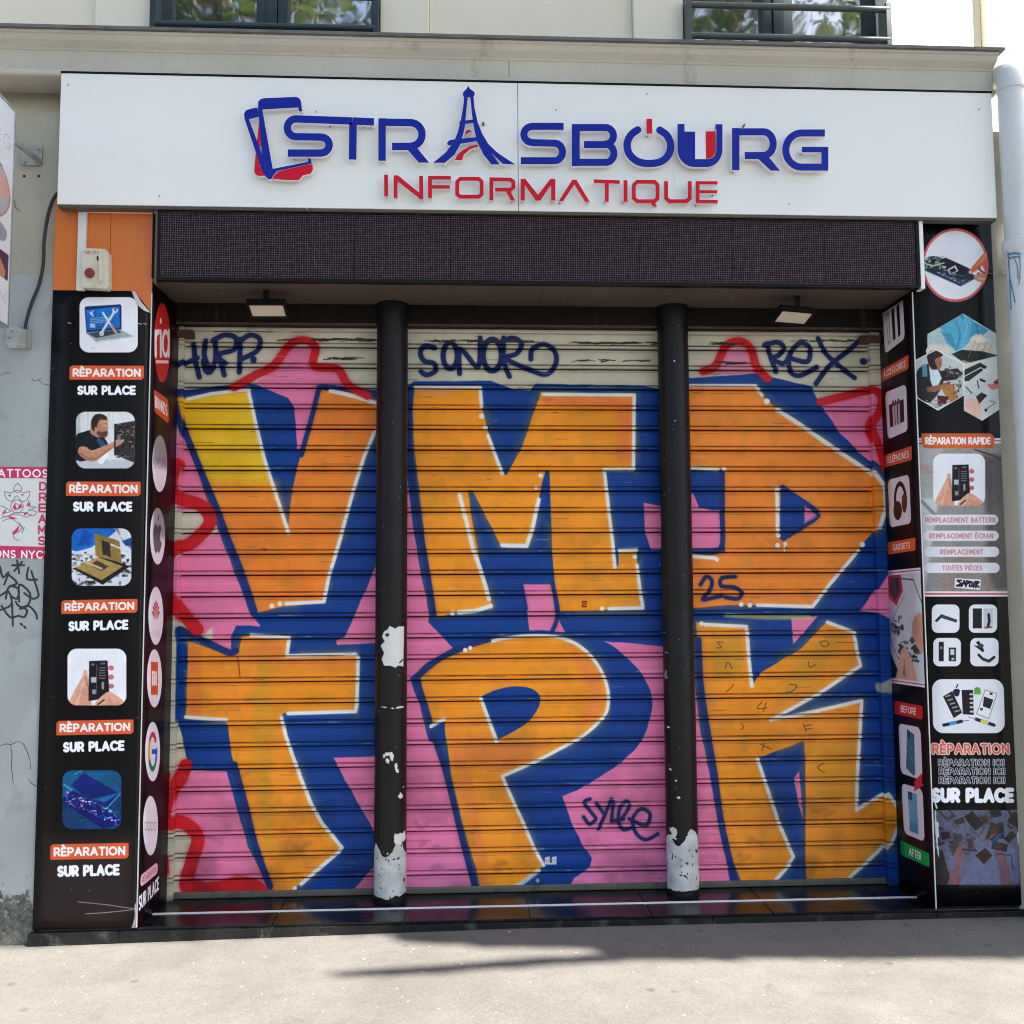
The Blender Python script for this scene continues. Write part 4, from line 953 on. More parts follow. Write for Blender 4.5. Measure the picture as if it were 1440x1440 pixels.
def bars(cv, lst):                                   # lst: ('b', a, b, r, ea, eb) bar | ('c', pts, r) round | ('p', pts) polygon
    def f(X, Y):
        d = np.full(X.shape, 1e9)
        for e in lst:
            if e[0] == 'b': d = np.minimum(d, sd_box(X, Y, cv(*e[1]), cv(*e[2]), e[3], *(e[4:6] if len(e) > 4 else (0, 0))))
            elif e[0] == 'c': d = np.minimum(d, sd_line(X, Y, [cv(*q) for q in e[1]], e[2]))
            elif e[0] == 'a':                        # arc with butt ends
                q = [cv(*q) for q in e[1]]; q = [p for i_, p in enumerate(q) if i_ == 0 or abs(p[0]-q[i_-1][0])+abs(p[1]-q[i_-1][1]) > .05]; dd = sd_line(X, Y, q, e[2])
                for (p0, p1) in ((q[0], q[1]), (q[-1], q[-2])):
                    u = np.array(p0)-np.array(p1); u /= np.hypot(*u); pl = (X-p0[0])*u[0]+(Y-p0[1])*u[1]
                    near = np.hypot(X-p0[0], Y-p0[1]) < e[2]*1.6
                    dd = np.where(near, np.maximum(dd, pl), dd)
                d = np.minimum(d, dd)
            elif e[0] == 'p': d = np.minimum(d, sd_poly(X, Y, [cv(*q) for q in e[1]]))
            elif e[0] == 'x': d = np.maximum(d, -sd_poly(X, Y, [cv(*q) for q in e[1]]))
        return d
    return f
def bbox(cv, pts, pad=6):
    q = np.array([cv(*p) for p in pts]); return (q[:, 0].min()-pad, q[:, 1].min()-pad, q[:, 0].max()+pad, q[:, 1].max()+pad)
def letter3d(name, label, cv, lst, bb, face, pins=(), y0=None, y1=None, parent=None):
    o = cutout(name, bars(cv, lst), bbox(cv, bb), YL0 if y0 is None else y0, YL1 if y1 is None else y1, [M_[face], M_['side']], parent or sg)
    if o is None: print('EMPTY', name, label); return None
    if label: o['label'] = label
    for (x, y) in pins:
        a = P(*cv(x, y), YS); MB().tube([(a.x, YS+.001, a.z), (a.x, YL0+.001, a.z)], .0045, 8).build('spacer_pin', M_['pin'], o)
    return o
r1 = 5.2
arc = arcp
letter3d('letter', 'blue letter S joined to the phone emblem', za, [('b',(325,196),(602,206),r1,0,0), ('a',[(330,196)]+arc(330,239,42,43,270,90,14)[::1]+[(330,282),(455,284)],r1), ('a',[(450,284)]+arc(452,322,38,38,-90,90,14)+[(450,361),(290,361)],r1)], [(280,170),(610,400)], 'blue_face', [(495,232),(320,388)])
letter3d('letter', 'blue letter T', za, [('b',(603.2,206.1),(706,210.5),r1), ('b',(605,215),(603,392),5.4)], [(590,170),(720,400)], 'blue_face', [(655,236),(690,238)])
letter3d('letter', 'blue letter R before the tower', za, [('b',(745,193),(745,398),5.2), ('b',(745,212),(885,214),r1), ('a',[(880,214)]+arc(882,271,56,57,-90,90,16)+[(878,329),(793,329)],r1), ('p',[(862,338),(905,325),(972,407),(922,407)])], [(720,185),(980,412)], 'blue_face', [(745,406)])
tower = [('p',[(1160,36),(1168,50),(1190,66),(1192,79),(1184,92),(1140,92),(1134,79),(1137,66),(1153,50)]),
 ('p',[(1170,88),(1186,88),(1190,140),(1207,215),(1228,268),(1258,318),(1305,362),(1388,416),(1328,413),(1268,356),(1312,416),(1272,416),(1235,370),(1205,310),(1190,250),(1178,170)]),
 ('p',[(1141,88),(1158,88),(1150,170),(1143,240),(1122,320),(1095,368),(1048,408),(990,408),(1050,360),(1090,310),(1110,260),(1125,200),(1136,140)]),
 ('p',[(1118,208),(1188,198),(1190,215),(1118,224)]), ('p',[(1062,305),(1075,297),(1212,283),(1214,301),(1070,325),(1058,318)])]
letter3d('letter', 'blue tower shaped letter A', za, tower, [(985,30),(1392,420)], 'blue_face', [(1232,225),(1180,345)])
letter3d('emblem', 'red arch under the tower', za, [('p',[(1206,320),(1168,328),(1128,350),(1106,372),(1097,394),(1130,396),(1140,368),(1170,342),(1208,330)])], [(1090,315),(1212,400)], 'red_face')
letter3d('emblem', 'red dome in the tower', za, [('p',[(1145,268),(1149,254),(1160,247),(1172,252),(1178,262),(1165,260),(1158,268)])], [(1140,240),(1185,275)], 'red_face', [(1158,272)])
r2 = 5.0
letter3d('letter', 'blue letter S after the tower', zb_, [('a',[(218,203),(90,203)]+arc(86,237,36,34,-90,-270,14)+[(90,272),(182,274)],r2), ('a',[(178,274)]+arc(180,311,33,37,-90,90,14)+[(178,348),(37,348)],r2)], [(30,180),(232,372)], 'blue_face', [(200,222)])
letter3d('letter', 'blue letter B', zb_, [('b',(269,193),(269,371),5.6), ('b',(260,208),(393,208),r2), ('a',[(390,208)]+arc(395,243,33,35,-90,90,12)+[(390,280),(304,280)],r2), ('a',[(385,280)]+arc(397,317,33,38,-90,90,12)+[(390,355),(260,355)],r2)], [(248,188),(450,380)], 'blue_face')
letter3d('letter', 'blue power button letter O', zb_, [('c',smooth([(530,218),(503,238),(486,275),(494,318),(528,350),(575,360),(628,352),(661,322),(669,280),(654,242),(624,219)],4),5.2)], [(465,195),(690,382)], 'blue_face')
letter3d('emblem', 'red bar over the power button O', zb_, [('p',[(567,171),(591,171),(592,234),(567,234)])], [(560,165),(600,240)], 'red_face', [(570,243)])
U_out = [(698,193),(728,193),(728,225),(858,225),(858,194),(888,194),(888,300)]+arc(820,300,68,75,0,90,10)+arc(770,300,72,75,90,180,10)
letter3d('letter', 'blue letter U holding a flag', zb_, [('p',U_out),('x',[(772,215),(862,215),(862,305)]+arc(828,305,34,37,0,90,8)+[(772,342)])], [(690,188),(895,382)], 'blue_face')
letter3d('emblem', 'white stripe of the flag', zb_, [('p',[(773,224),(816,224),(818,341),(773,341)])], [(765,215),(825,350)], 'white_face')
letter3d('emblem', 'red stripe of the flag', zb_, [('p',[(817,224),(858,224),(858,300)]+arc(830,300,29,37,0,85,8)+[(818.5,340)])], [(810,215),(865,350)], 'red_face')
letter3d('letter', 'blue second letter R', zb_, [('b',(944,210),(944,388),5.2), ('b',(938,226),(1058,226),r2), ('a',[(1055,226)]+arc(1062,276,40,50,-90,90,16)+[(1055,326),(982,326)],r2), ('p',[(1036,338),(1078,326),(1131,390),(1092,390)])], [(925,205),(1135,395)], 'blue_face', [(930,396),(975,205)])
letter3d('letter', 'blue letter G', zb_, [('a',[(1320,231),(1222,231)]+arc(1222,303,67,72,-90,-270,18)+[(1222,375),(1334,375)],r2), ('b',(1320,378),(1320,290),4.9), ('b',(1330,301),(1223,301),3.9)], [(1135,212),(1340,395)], 'blue_face', [(1218,320)])
# phone emblem
letter3d('emblem', 'blue front phone outline of the emblem', za, [('p',[(147,140),(148,112),(162,99),(180,96),(328,90),(345,95),(353,108),(361,160),(344,160),(341,141),(168,151),(218,437),(388,403),(386,388),(402,387),(406,412),(240,447),(222,466),(212,486),(196,486),(182,472),(172,440)])], [(140,85),(410,495)], 'blue_face')
letter3d('emblem', 'blue rear phone outline of the emblem', za, [('p',[(79,172),(88,155),(108,148),(144,141),(151,186),(103,198),(186,420),(172,428),(180,468),(168,450),(82,196)])], [(72,135),(205,475)], 'blue_face', y1=YL1+.0016)
letter3d('emblem', 'red swoosh down the side of the phones', za, [('p',[(152,206),(163,262),(156,330),(151,420),(174,424),(180,470),(150,472),(132,462),(128,445),(137,350)])], [(120,200),(190,480)], 'red_face', y1=YL1+.0028)
letter3d('emblem', 'red swoosh at the foot of the phones', za, [('p',[(217,486),(226,468),(246,452),(300,432),(410,414),(412,440),(402,460),(364,468),(345,490),(300,492)])], [(210,410),(420,500)], 'red_face', [(300,494)], y1=YL1+.0028)
# second line
T_ = 2.75; rf = 'red_face'
def inf(label, cv, lst, bb, pins): letter3d('letter', label, cv, lst, bb, rf, pins)
inf('red letter I before the N', za, [('b',(764,465),(765,570),T_)], [(750,460),(780,575)], [(766,576)])
inf('red first letter N', za, [('b',(810,468),(810,577),T_), ('b',(933,470),(934,584),T_), ('p',[(803,468),(822,468),(941,566),(941,584),(926,580),(803,484)])], [(798,462),(946,590)], [(936,588)])
inf('red letter F', za, [('b',(976,472),(976,578),T_), ('b',(967,480),(1077,480),T_-.1), ('b',(976,524),(1072,524),T_-.3)], [(962,466),(1082,584)], [(1020,495),(1072,495)])
inf('red letter O', za, [('c',[(1225,528),(1225,560),(1212,571),(1122,571),(1107,560),(1107,500),(1122,485),(1210,485),(1225,498),(1225,528)],T_)], [(1092,470),(1240,585)], [])
inf('red first letter R', za, [('b',(1272,478),(1272,588),T_), ('a',[(1264,487),(1365,489),(1378,500),(1378,526),(1365,537),(1290,537)],T_), ('p',[(1338,537),(1360,537),(1387,590),(1366,590)])], [(1258,470),(1392,595)], [(1272,594),(1370,597)])
inf('red letter M', zb_, [('b',(45,424),(45,516),3.0), ('b',(174,424),(174,516),3.0), ('p',[(37,424),(56,424),(110,492),(162,424),(182,424),(120,516),(100,516)])], [(30,418),(188,522)], [(42,522),(168,522)])
inf('red peaked letter A', zb_, [('p',[(197,519),(254,428),(272,428),(328,521),(308,521),(263,448),(216,519)])], [(190,420),(335,528)], [(200,527),(318,526)])
inf('red second letter T', zb_, [('b',(345,434),(455,438),T_-.2), ('b',(400,438),(400,521),T_)], [(340,428),(460,528)], [(390,526)])
inf('red second letter I', zb_, [('b',(479,430),(479,521),T_)], [(470,424),(490,528)], [(468,525)])
inf('red letter Q', zb_, [('c',[(614,478),(614,450),(602,437),(528,437),(514,450),(514,506),(528,519),(602,519),(614,506),(614,478)],T_), ('p',[(578,512),(596,512),(612,541),(594,541)])], [(500,425),(628,548)], [])
inf('red second letter U', zb_, [('a',[(650,434),(650,506),(664,519),(736,519),(750,506),(750,434)],T_)], [(640,428),(760,528)], [(720,528)])
inf('red letter E', zb_, [('b',(783,435),(783,524),T_), ('b',(775,441),(867,441),T_-.4), ('b',(783,479),(866,479),T_-.5), ('b',(775,520),(868,520),T_-.4)], [(770,428),(873,530)], [(845,494),(775,535)])

# ================================================================== vinyl on the piers
BK = (9, 7, 9); OR_ = (222, 92, 52); W1 = (228, 230, 238)
def skin(k=0): return ((226,168,142), (210,140,112), (196,122,92))[k]
def capt(cv, q, s, w=.17, bg=OR_, tu=.06, tv=.25, r=.25, sharp=((.8,.5,1,1),(0,0,.2,.5))):
    f = Frame(cv, q); f.fill(bg, r)
    for b_ in (sharp if r > .1 else ()): f.box(*b_, bg)
    f.text(s, tu, tv, 1-tu, 1-tv, w, (246, 240, 240), gap=.32); return
    f.text(s, tu, tv, 1-tu, 1-tv, w, (246, 240, 240), gap=.32)
def plain(cv, q, s, w=.2, col=(246,246,252), **k): Frame(cv, q).text(s, 0, 0, 1, 1, w, col, gap=.36, **k)
def rect(x0, y0, x1, y1, sk=0): return [(x0, y0), (x1, y0), (x1, y1), (x0, y1)]
def noise_fill(cv, q, cols, n, seed, sz=.05):
    f = Frame(cv, q); r = np.random.RandomState(seed)
    for i in range(n):
        u, v = r.rand(2); a, b = r.uniform(.3, 1.4, 2)*sz; c = cols[r.randint(len(cols))]; t = r.uniform(0, 3.14)
        p = [(u+a*math.cos(t+k)*1, v+b*math.sin(t+k)) for k in (.6, 2.5, 3.8, 5.6)]; f.poly(p, c, alpha=r.uniform(.5, 1))
def hand_phone(f):
    f.fill((236,236,242), .17); f.begin(.17)
    f.poly([(0,0),(.08,.18),(.26,.52),(.28,.62),(.33,.62),(.37,.4),(.42,.0)], skin(0), soft=1.5); f.poly([(.05,0),(.2,.28),(.34,.3),(.4,0)], skin(1), soft=5, alpha=.5)
    for v in (.66, .5, .34): f.poly(arcp(.74, v, .05, .045, 0, 340, 12), (206,110,120))
    f.poly([(.12,.05),(.2,.2),(.27,.45),(.3,.5),(.22,.16),(.18,.0)], (240,192,166), soft=6, alpha=.7); f.line([(.3,.5),(.36,.3),(.38,.1)], .012, (150,90,70), soft=3, alpha=.6)
    f.poly([(.36,.08),(.37,.78),(.68,.79),(.71,.2),(.5,.1)], (28,26,32)); f.line([(.5,.72),(.49,.2)], .008, (90,90,100)); f.box(.4,.4,.49,.5,(190,190,196)); f.box(.42,.2,.48,.28,(150,150,156))
    for k in range(5): f.line([(.54,.66-.045*k),(.64,.66-.045*k)], .008, (140,140,146))
    f.line([(.6,.4),(.6,.3)], .02, (160,160,166)); f.box(.4,.7,.46,.74,(120,110,116)); f.box(.56,.72,.64,.755,(120,110,116))
    f.poly([(.5,0),(.52,.1),(.62,.2),(.72,.24),(.9,.12),(.98,0)], skin(0), soft=1.5, sm=4); f.line([(.52,.02),(.62,.1)], .012, (60,30,30)); f.poly([(.6,0),(.7,.12),(.9,.06),(.95,0)], skin(1), soft=5, alpha=.5)
    f.end()
VH = ZS
def vinyl(name, label, quad, cv, y_out):
    """quad = world corners TL TR BR BL; thin sheet, printed face towards the street"""
    im = cv.image(name+'_print'); mt = mat(name+'_film', (1, 1, 1), .36, .05, 12, .05, 12, image=im, spec=.13, dirt=(.035, .028, .027), dirt_scale=3.5, dirt_lo=.66, dirt_hi=1.0)
    q = [Vector(v) for v in quad]; nrm = (q[1]-q[0]).cross(q[3]-q[0]).normalized(); 
    if nrm.dot(Vector(y_out)) < 0: nrm = -nrm
    me = bpy.data.meshes.new(name); vv = []; ff = []; uv = []; nz = 40
    rv = np.random.RandomState(len(name))
    for j in range(nz+1):
        t = j/nz; a = q[3].lerp(q[0], t); b = q[2].lerp(q[1], t)
        for k in range(5):
            s_ = k/4; vv.append(tuple(a.lerp(b, s_)+nrm*(.0018+.0007*rv.rand()*(0 < s_ < 1)))); uv.append((s_, t))
    for j in range(nz):
        for k in range(4): n_ = j*5+k; ff.append((n_, n_+1, n_+6, n_+5))
    me.from_pydata(vv, [], ff); ul = me.uv_layers.new(name='UVMap')
    for l in me.loops: ul.data[l.index].uv = uv[l.vertex_index]
    me.polygons.foreach_set('use_smooth', [True]*len(me.polygons)); me.update()
    o = link(name, me, mt); so_ = o.modifiers.new('solid', 'SOLIDIFY'); so_.thickness = .0012; so_.offset = -1
    return tag(o, label, 'vinyl banner')
# ---- left pier, front
zt_l = Z_at(150, 409, YF)
Q = [(XL_O, YF, zt_l), (XL_I, YF, zt_l), (XL_I, YF, VH), (XL_O, YF, VH)]
cv = plane_canvas(Q, 620, BK)
cv.a *= (.85+.3*fbm(cv.H, cv.W, 120, 4))[..., None]
cv.poly([(60,1180),(190,1175),(190,1310),(48,1310)], (74,60,56), soft=80, alpha=.55)  # brown dusty wash, also painting in light thrown up from the pavement
tiles = [rect(112,418,194,496), rect(107,579,190,659), rect(101,743,185,824), rect(95,912,178,992), rect(88,1083,171,1166)]
f = Frame(cv, tiles[0]); f.fill((232,234,240), .17)
f.poly([(.09,.78),(.1,.83),(.7,.87),(.72,.84),(.72,.42),(.12,.36)], (28,50,92)); f.poly([(.11,.77),(.69,.83),(.69,.45),(.13,.4)], (30,110,196)); f.poly([(.1,.36),(.3,.18),(.94,.28),(.7,.42)], (150,166,172)); f.poly([(.14,.35),(.28,.26),(.72,.36),(.66,.41)], (56,74,80)); f.poly([(.3,.18),(.94,.28),(.94,.3),(.3,.21)], (206,210,214))
f.line([(.18,.73),(.2,.7),(.2,.68)], .01, (230,235,245)); f.line([(.23,.75),(.21,.7),(.24,.66)], .01, (230,235,245))
for k in range(4): f.line([(.18,.62-.03*k),(.5,.645-.03*k)], .006, (150,190,230))
f.box(.18,.45,.27,.52,(180,205,230)); f.line([(.4,.72),(.62,.36)], .016, (225,228,232)); f.line([(.55,.5),(.64,.34)], .02, (190,150,150)); f.line([(.6,.74),(.38,.36)], .022, (214,220,226)); f.line(arcp(.61,.76,.04,.04,120,400,10), .012, (214,220,226)); f.line(arcp(.38,.34,.03,.03,0,360,10), .012, (214,220,226))
f = Frame(cv, tiles[1]); f.fill((222,224,224), .17); f.begin(.17)
f.box(0,.0,1,.16,(196,200,206)); f.box(0,.55,.08,1,(180,190,190)); f.poly([(.66,.78),(1,.84),(1,.1),(.66,.24)], (52,46,46)); 
r = np.random.RandomState(2)
for k in range(60): u, v = r.uniform(.68,.98), r.uniform(.18,.76); f.box(u,v,u+r.uniform(.01,.06),v+r.uniform(.01,.04),[(20,18,20),(120,90,80),(90,96,96),(160,120,100),(30,26,30)][r.randint(5)])
f.poly([(0,.15),(.0,.56),(.12,.64),(.3,.68),(.42,.6),(.52,.48),(.55,.36),(.4,.28),(.3,.18)], (26,26,34), sm=3); f.poly([(.36,.56),(.46,.5),(.52,.4),(.42,.38),(.36,.48)], (48,72,116), soft=2)
f.poly([(.06,.38),(.04,.26),(.2,.14),(.34,.14),(.6,.34),(.76,.42),(.78,.5),(.68,.5),(.56,.42),(.34,.34),(.24,.32),(.18,.38)], (192,134,108), sm=3); f.poly([(.24,.66),(.3,.9),(.5,.93),(.54,.8),(.52,.6),(.4,.55),(.3,.58)], (186,128,104), sm=4); f.poly([(.27,.70),(.26,.84),(.33,.95),(.46,.95),(.53,.88),(.50,.85),(.42,.86),(.37,.80),(.35,.70),(.31,.66)], (58,36,30), sm=4, soft=2); f.poly([(.35,.62),(.38,.66),(.45,.64),(.53,.67),(.54,.60),(.50,.545),(.42,.545)], (84,50,40), sm=4, soft=5, alpha=.85); f.ell(.335,.70,.022,.035,(196,134,108)); f.line([(.46,.785),(.51,.785)], .009, (60,36,30), soft=1.5); f.line([(.52,.76),(.55,.70),(.525,.69)], .008, (206,146,118)); f.poly([(.40,.84),(.52,.86),(.53,.76),(.46,.72)], (214,156,128), soft=8, alpha=.6); f.line([(.06,.28),(.2,.17),(.34,.17),(.58,.35)], .014, (120,72,54), soft=6, alpha=.5); f.line([(.12,.36),(.3,.30),(.5,.40),(.68,.48)], .012, (226,176,150), soft=5, alpha=.6)
for u_ in (.12,.2,.56,.62): f.line([(u_,1),(u_,.7)], .012, (196,202,204), soft=4, alpha=.6)
f.line([(.66,.24),(.66,.78)], .012, (30,28,30)); f.poly([(.74,.47),(.80,.52),(.82,.49),(.77,.45)], (206,150,124), sm=2); f.box(.7,.46,.76,.6,(150,156,160),alpha=.6)
f.poly([(.36,.12),(.44,.06),(.56,.24),(.5,.26)], (240,242,244)); f.end()
f = Frame(cv, tiles[2]); f.fill((214,218,226), .17); f.begin(.17)
f.poly([(0,.62),(0,1),(.7,1),(.66,.88),(.4,.72),(.3,.66)], (24,104,200), sm=3); f.poly([(.1,.7),(.2,.98),(.34,.9),(.3,.7)], (16,72,170), soft=6, alpha=.8); f.poly([(.78,1),(.84,.8),(1,.7),(1,.62),(.9,.74),(.72,1)], (130,136,150)); f.poly([(.84,.78),(1,.84),(1,.68),(.9,.7)], (30,70,140))
noise_fill(cv, [f.m([(0,.55)])[0], f.m([(1,.55)])[0], f.m([(1,0)])[0], f.m([(0,0)])[0]], [(40,38,44),(150,152,160),(200,204,214),(90,88,92)], 120, 4, .06)
f.poly([(.02,.3),(.52,.02),(.98,.34),(.5,.52)], (36,32,32)); f.poly([(.06,.32),(.5,.1),(.86,.34),(.44,.5)], (172,140,78)); f.poly([(.38,.92),(.8,.78),(.84,.4),(.4,.52)], (146,118,60)); f.poly([(.5,.8),(.64,.74),(.66,.5),(.52,.54)], (52,44,34)); f.poly([(.3,.36),(.5,.26),(.62,.34),(.42,.44)], (70,58,44)); f.line([(.08,.48),(.5,.3)], .02, (196,176,140)); f.line([(.66,.72),(.98,.58)], .015, (220,214,206))
for (u, v) in ((.14,.5),(.22,.54),(.3,.58),(.2,.64)): f.box(u,v-.08,u+.07,v,(206,208,218)); f.box(u+.01,v-.08,u+.05,v-.05,(60,60,70))
f.end()
hand_phone(Frame(cv, tiles[3]))
f = Frame(cv, tiles[4]); f.fill((12,60,104), .17); f.begin(.17)
f.poly([(0,1),(1,1),(1,.6),(.4,.7),(0,.5)], (20,92,130), soft=20, alpha=.8); f.poly([(.14,.74),(.36,.96),(.98,.6),(.7,.34)], (16,34,110)); f.poly([(.5,.5),(.98,.62),(.72,.46)], (36,150,200), soft=8, alpha=.7); f.line([(.02,.76),(.7,.3),(.98,.6)], .006, (90,200,230)); f.line([(.2,.93),(.34,1)], .006, (80,180,220)); f.poly([(0,.52),(.18,.66),(.96,.2),(.98,.1),(.7,.0),(.02,.44)], (14,26,96))
r = np.random.RandomState(9)
for k in range(150):
    u = r.uniform(.04,.95); v = .55-.42*u+r.uniform(-.10,.12); c = [(40,90,230),(80,180,250),(190,90,190),(20,40,150),(230,240,255),(220,110,120)][r.randint(6)]; f.box(u,v,u+r.uniform(.01,.05),v+r.uniform(.008,.025),c,alpha=.9)
f.end()
for i_, t_ in enumerate(tiles): cv.grade(t_, .22, i_)
for (x0, y0, x1, y1), (a, b, w_, h_) in zip(((98,513.5,202.5,534),(93,676.5,198,697.5),(86.5,842.5,193.5,863.5),(79.5,1012,188,1034),(71,1185.5,181,1209)), ((150,549,79,10),(144.5,712.5,80,10.5),(138.5,879.5,81,10.5),(132,1049.5,83,11),(124.5,1224,84,12))):
    sk = .8 if y0 < 800 else -1.6
    q = [(x0,y0+(.6 if sk>0 else 1.6)),(x1,y0+(1.0 if sk > 0 else -.4)),(x1,y1+(.3 if sk>0 else -2)),(x0,y1)]
    capt(cv, q, 'RÈPARATION', .15, tu=.055, tv=.27)
    d_ = 0 if y0 < 800 else 1.2
    plain(cv, [(a-w_/2,b-h_/2+d_),(a+w_/2,b-h_/2-d_),(a+w_/2,b+h_/2-d_),(a-w_/2,b+h_/2+d_)], 'SUR PLACE', .18)
cv.poly([(205,420),(209,420),(192,1310),(188,1310)], (70,62,60), soft=2, alpha=.5)
cv.line([(190,1278),(150,1272),(110,1268)], .5, (150,140,140), soft=1.5); cv.line([(188,1279),(150,1283),(120,1285)], .5, (150,140,140), soft=1.5)
r = np.random.RandomState(31)
for k in range(50): x, y = r.uniform(60,200), r.uniform(430,1300); cv.line([(x,y),(x+r.uniform(-3,3),y+r.uniform(-1,1))], r.uniform(.3,.8), (150,140,136), soft=1.2, alpha=r.uniform(.2,.7))
for (x, y) in ((98,454),(197,455),(204,455)): cv.line([(x-2,y),(x+2,y+1)], .7, (170,165,165))
cv.a[:14, :] = np.clip(cv.a[:14]*1.2, 0, 1)
cv.poly([(189,1272),(192,1268),(194,1312),(180,1312),(186,1302),(189,1288)], (205,200,206), soft=1.5, wob=2)
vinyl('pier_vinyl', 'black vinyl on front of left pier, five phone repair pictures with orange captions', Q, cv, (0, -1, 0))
# ---- left pier, inner side (circles of maker logos)
zt_s = Z_SOF-.02
XLb = -1.347; Ya, Yb = YF-.0015, -.052
Q = [(XL_I+.001, Ya, zt_s), (XLb+.001, Yb, zt_s), (XLb+.001, Yb, VH), (XL_I+.001, Ya, VH)]
cv = plane_canvas(Q, 560, (11,6,10)); cv.a *= (.8+.4*fbm(cv.H, cv.W, 150, 4))[..., None]
n1 = fbm(cv.H, cv.W, 130, 3)[..., None]; cv.a = cv.a*(1-.5*np.clip((n1-.5)*4,0,1))+srgb((84,16,46))*.5*np.clip((n1-.5)*4,0,1)
def circ(cx, cy, ry, col, rx=10.5, sl=0):
    q = [(cx-rx,cy-ry-sl),(cx+rx,cy-ry+sl),(cx+rx,cy+ry+sl),(cx-rx,cy+ry-sl)]; f = Frame(cv, q); f.oval(col); return f
f = circ(227.5,482,56,(206,40,38),11.5); f.text('ria', .1,.34,.9,.78,.075,(244,232,232),gap=.2); f.line([(.14,.26),(.86,.26)], .02, (240,210,205)); f.text('ria', .0,.0,.001,.001,.001)
f = Frame(cv, [(215.5,547),(236,562),(237,596),(216.5,579)]); f.fill((216,78,54), .2); f.text('BRANDS', .1,.28,.9,.72,.085,(246,236,236),gap=.3)
pk = (240,228,236)
f = circ(224,652,40,pk); f.text('SAMSUNG', .06,.42,.94,.60,.016,(80,50,96),gap=.3)
f = circ(221,754,40,pk); f.poly([(.5,.66),(.38,.72),(.26,.66),(.2,.5),(.28,.28),(.4,.2),(.5,.24),(.6,.2),(.72,.3),(.78,.38),(.68,.44),(.68,.56),(.76,.63),(.64,.71)], (104,100,108), sm=4); f.poly([(.5,.75),(.52,.84),(.62,.9),(.6,.8)], (104,100,108))
f = circ(218.5,866,41,pk)
for k in range(8):
    a = math.radians(90+(k-3.5)*20); f.poly([(.5+.05*math.cos(a),.40+.05*math.sin(a)),(.5+.2*math.cos(a+.13),.46+.26*math.sin(a+.13)),(.5+.3*math.cos(a),.46+.32*math.sin(a)),(.5+.2*math.cos(a-.13),.46+.26*math.sin(a-.13))], (190,26,50))
f.text('HUAWEI', .16,.14,.84,.26,.012,(60,50,60),gap=.3)
f = circ(216.5,954,41,pk); f.box(.27,.22,.73,.78,(222,84,44)); f.line([(.37,.4),(.37,.6),(.5,.6),(.52,.55),(.52,.4)], .03, (240,236,236)); f.line([(.62,.6),(.62,.4)], .03, (240,236,236)); f.line([(.45,.52),(.45,.4)], .02, (240,236,236))
f = circ(214,1057,42,pk)
for a0, a1, c in ((40,150,(206,50,60)),(150,215,(226,170,60)),(215,320,(30,130,76)),(320,365,(40,90,190))): f.line(arcp(.5,.5,.25,.29,a0,a1,14), .042, c)
f.line([(.76,.5),(.5,.5)], .04, (40,90,190))
f = circ(211,1161,42,pk); f.text('oppo', .12,.42,.88,.62,.022,(50,50,56),gap=.2)
f = Frame(cv, [(197,1231),(221,1212),(221,1228),(197,1248)]); f.fill((228,190,200), .4); f.text('RÈPARATION', .08,.3,.92,.7,.08,(200,70,80),gap=.3)
plain(cv, [(195,1262),(222.5,1234),(222.5,1250),(195,1280)], 'SUR PLACE', .1)
for y0 in (600, 700): cv.poly([(215,y0),(236,y0+8),(236,y0+60),(215,y0+50)], (20,14,18), soft=30, alpha=.4)
vinyl('pier_vinyl', 'narrow dark vinyl inside left pier with a column of round maker logos', Q, cv, (1, 0, 0))
# ---- right pier, front
zt_r = Z_at(1343, 309, YF)
Q = [(XR_I, YF, zt_r), (XR_O-.004, YF, zt_r), (XR_O-.004, YF, VH+.01), (XR_I, YF, VH+.01)]
cv = plane_canvas(Q, 660, BK); cv.a *= (.85+.3*fbm(cv.H, cv.W, 120, 4))[..., None]
f = Frame(cv, rect(1296,321,1390,425)); f.oval((206,96,100)); f.oval((232,228,232), -.035); f.ell(.5,.5,.45,.45,(232,233,240))
f.poly([(.03,.52),(.14,.62),(.22,.62),(.86,.4),(.88,.36),(.58,.22),(.02,.44)], (34,50,70)); f.poly([(.2,.56),(.36,.6),(.7,.46),(.62,.32),(.34,.42)], (30,28,36)); f.poly([(.38,.44),(.5,.5),(.55,.42),(.42,.37)], (206,208,214)); f.poly([(.41,.43),(.49,.47),(.52,.42),(.43,.39)], (30,28,36))
noise_fill(cv, [f.m([(.04,.6)])[0], f.m([(.34,.62)])[0], f.m([(.34,.42)])[0], f.m([(.04,.44)])[0]], [(80,160,190),(50,110,150),(160,190,150),(40,60,90),(200,200,160)], 50, 6, .1)
noise_fill(cv, [f.m([(.3,.44)])[0], f.m([(.74,.36)])[0], f.m([(.62,.24)])[0], f.m([(.28,.38)])[0]], [(60,140,190),(40,90,130),(190,180,190),(210,150,120)], 30, 7, .1)
f.begin(.5); f.poly([(1.02,.70),(.93,.66),(.85,.58),(.75,.47),(.70,.41),(.72,.385),(.79,.41),(.87,.45),(.90,.50),(.96,.40),(1.02,.42)], (206,100,72), sm=3); f.poly([(1.02,.70),(.93,.64),(.84,.55),(.78,.47),(.86,.50),(.94,.56)], (232,140,104), soft=6, alpha=.8)
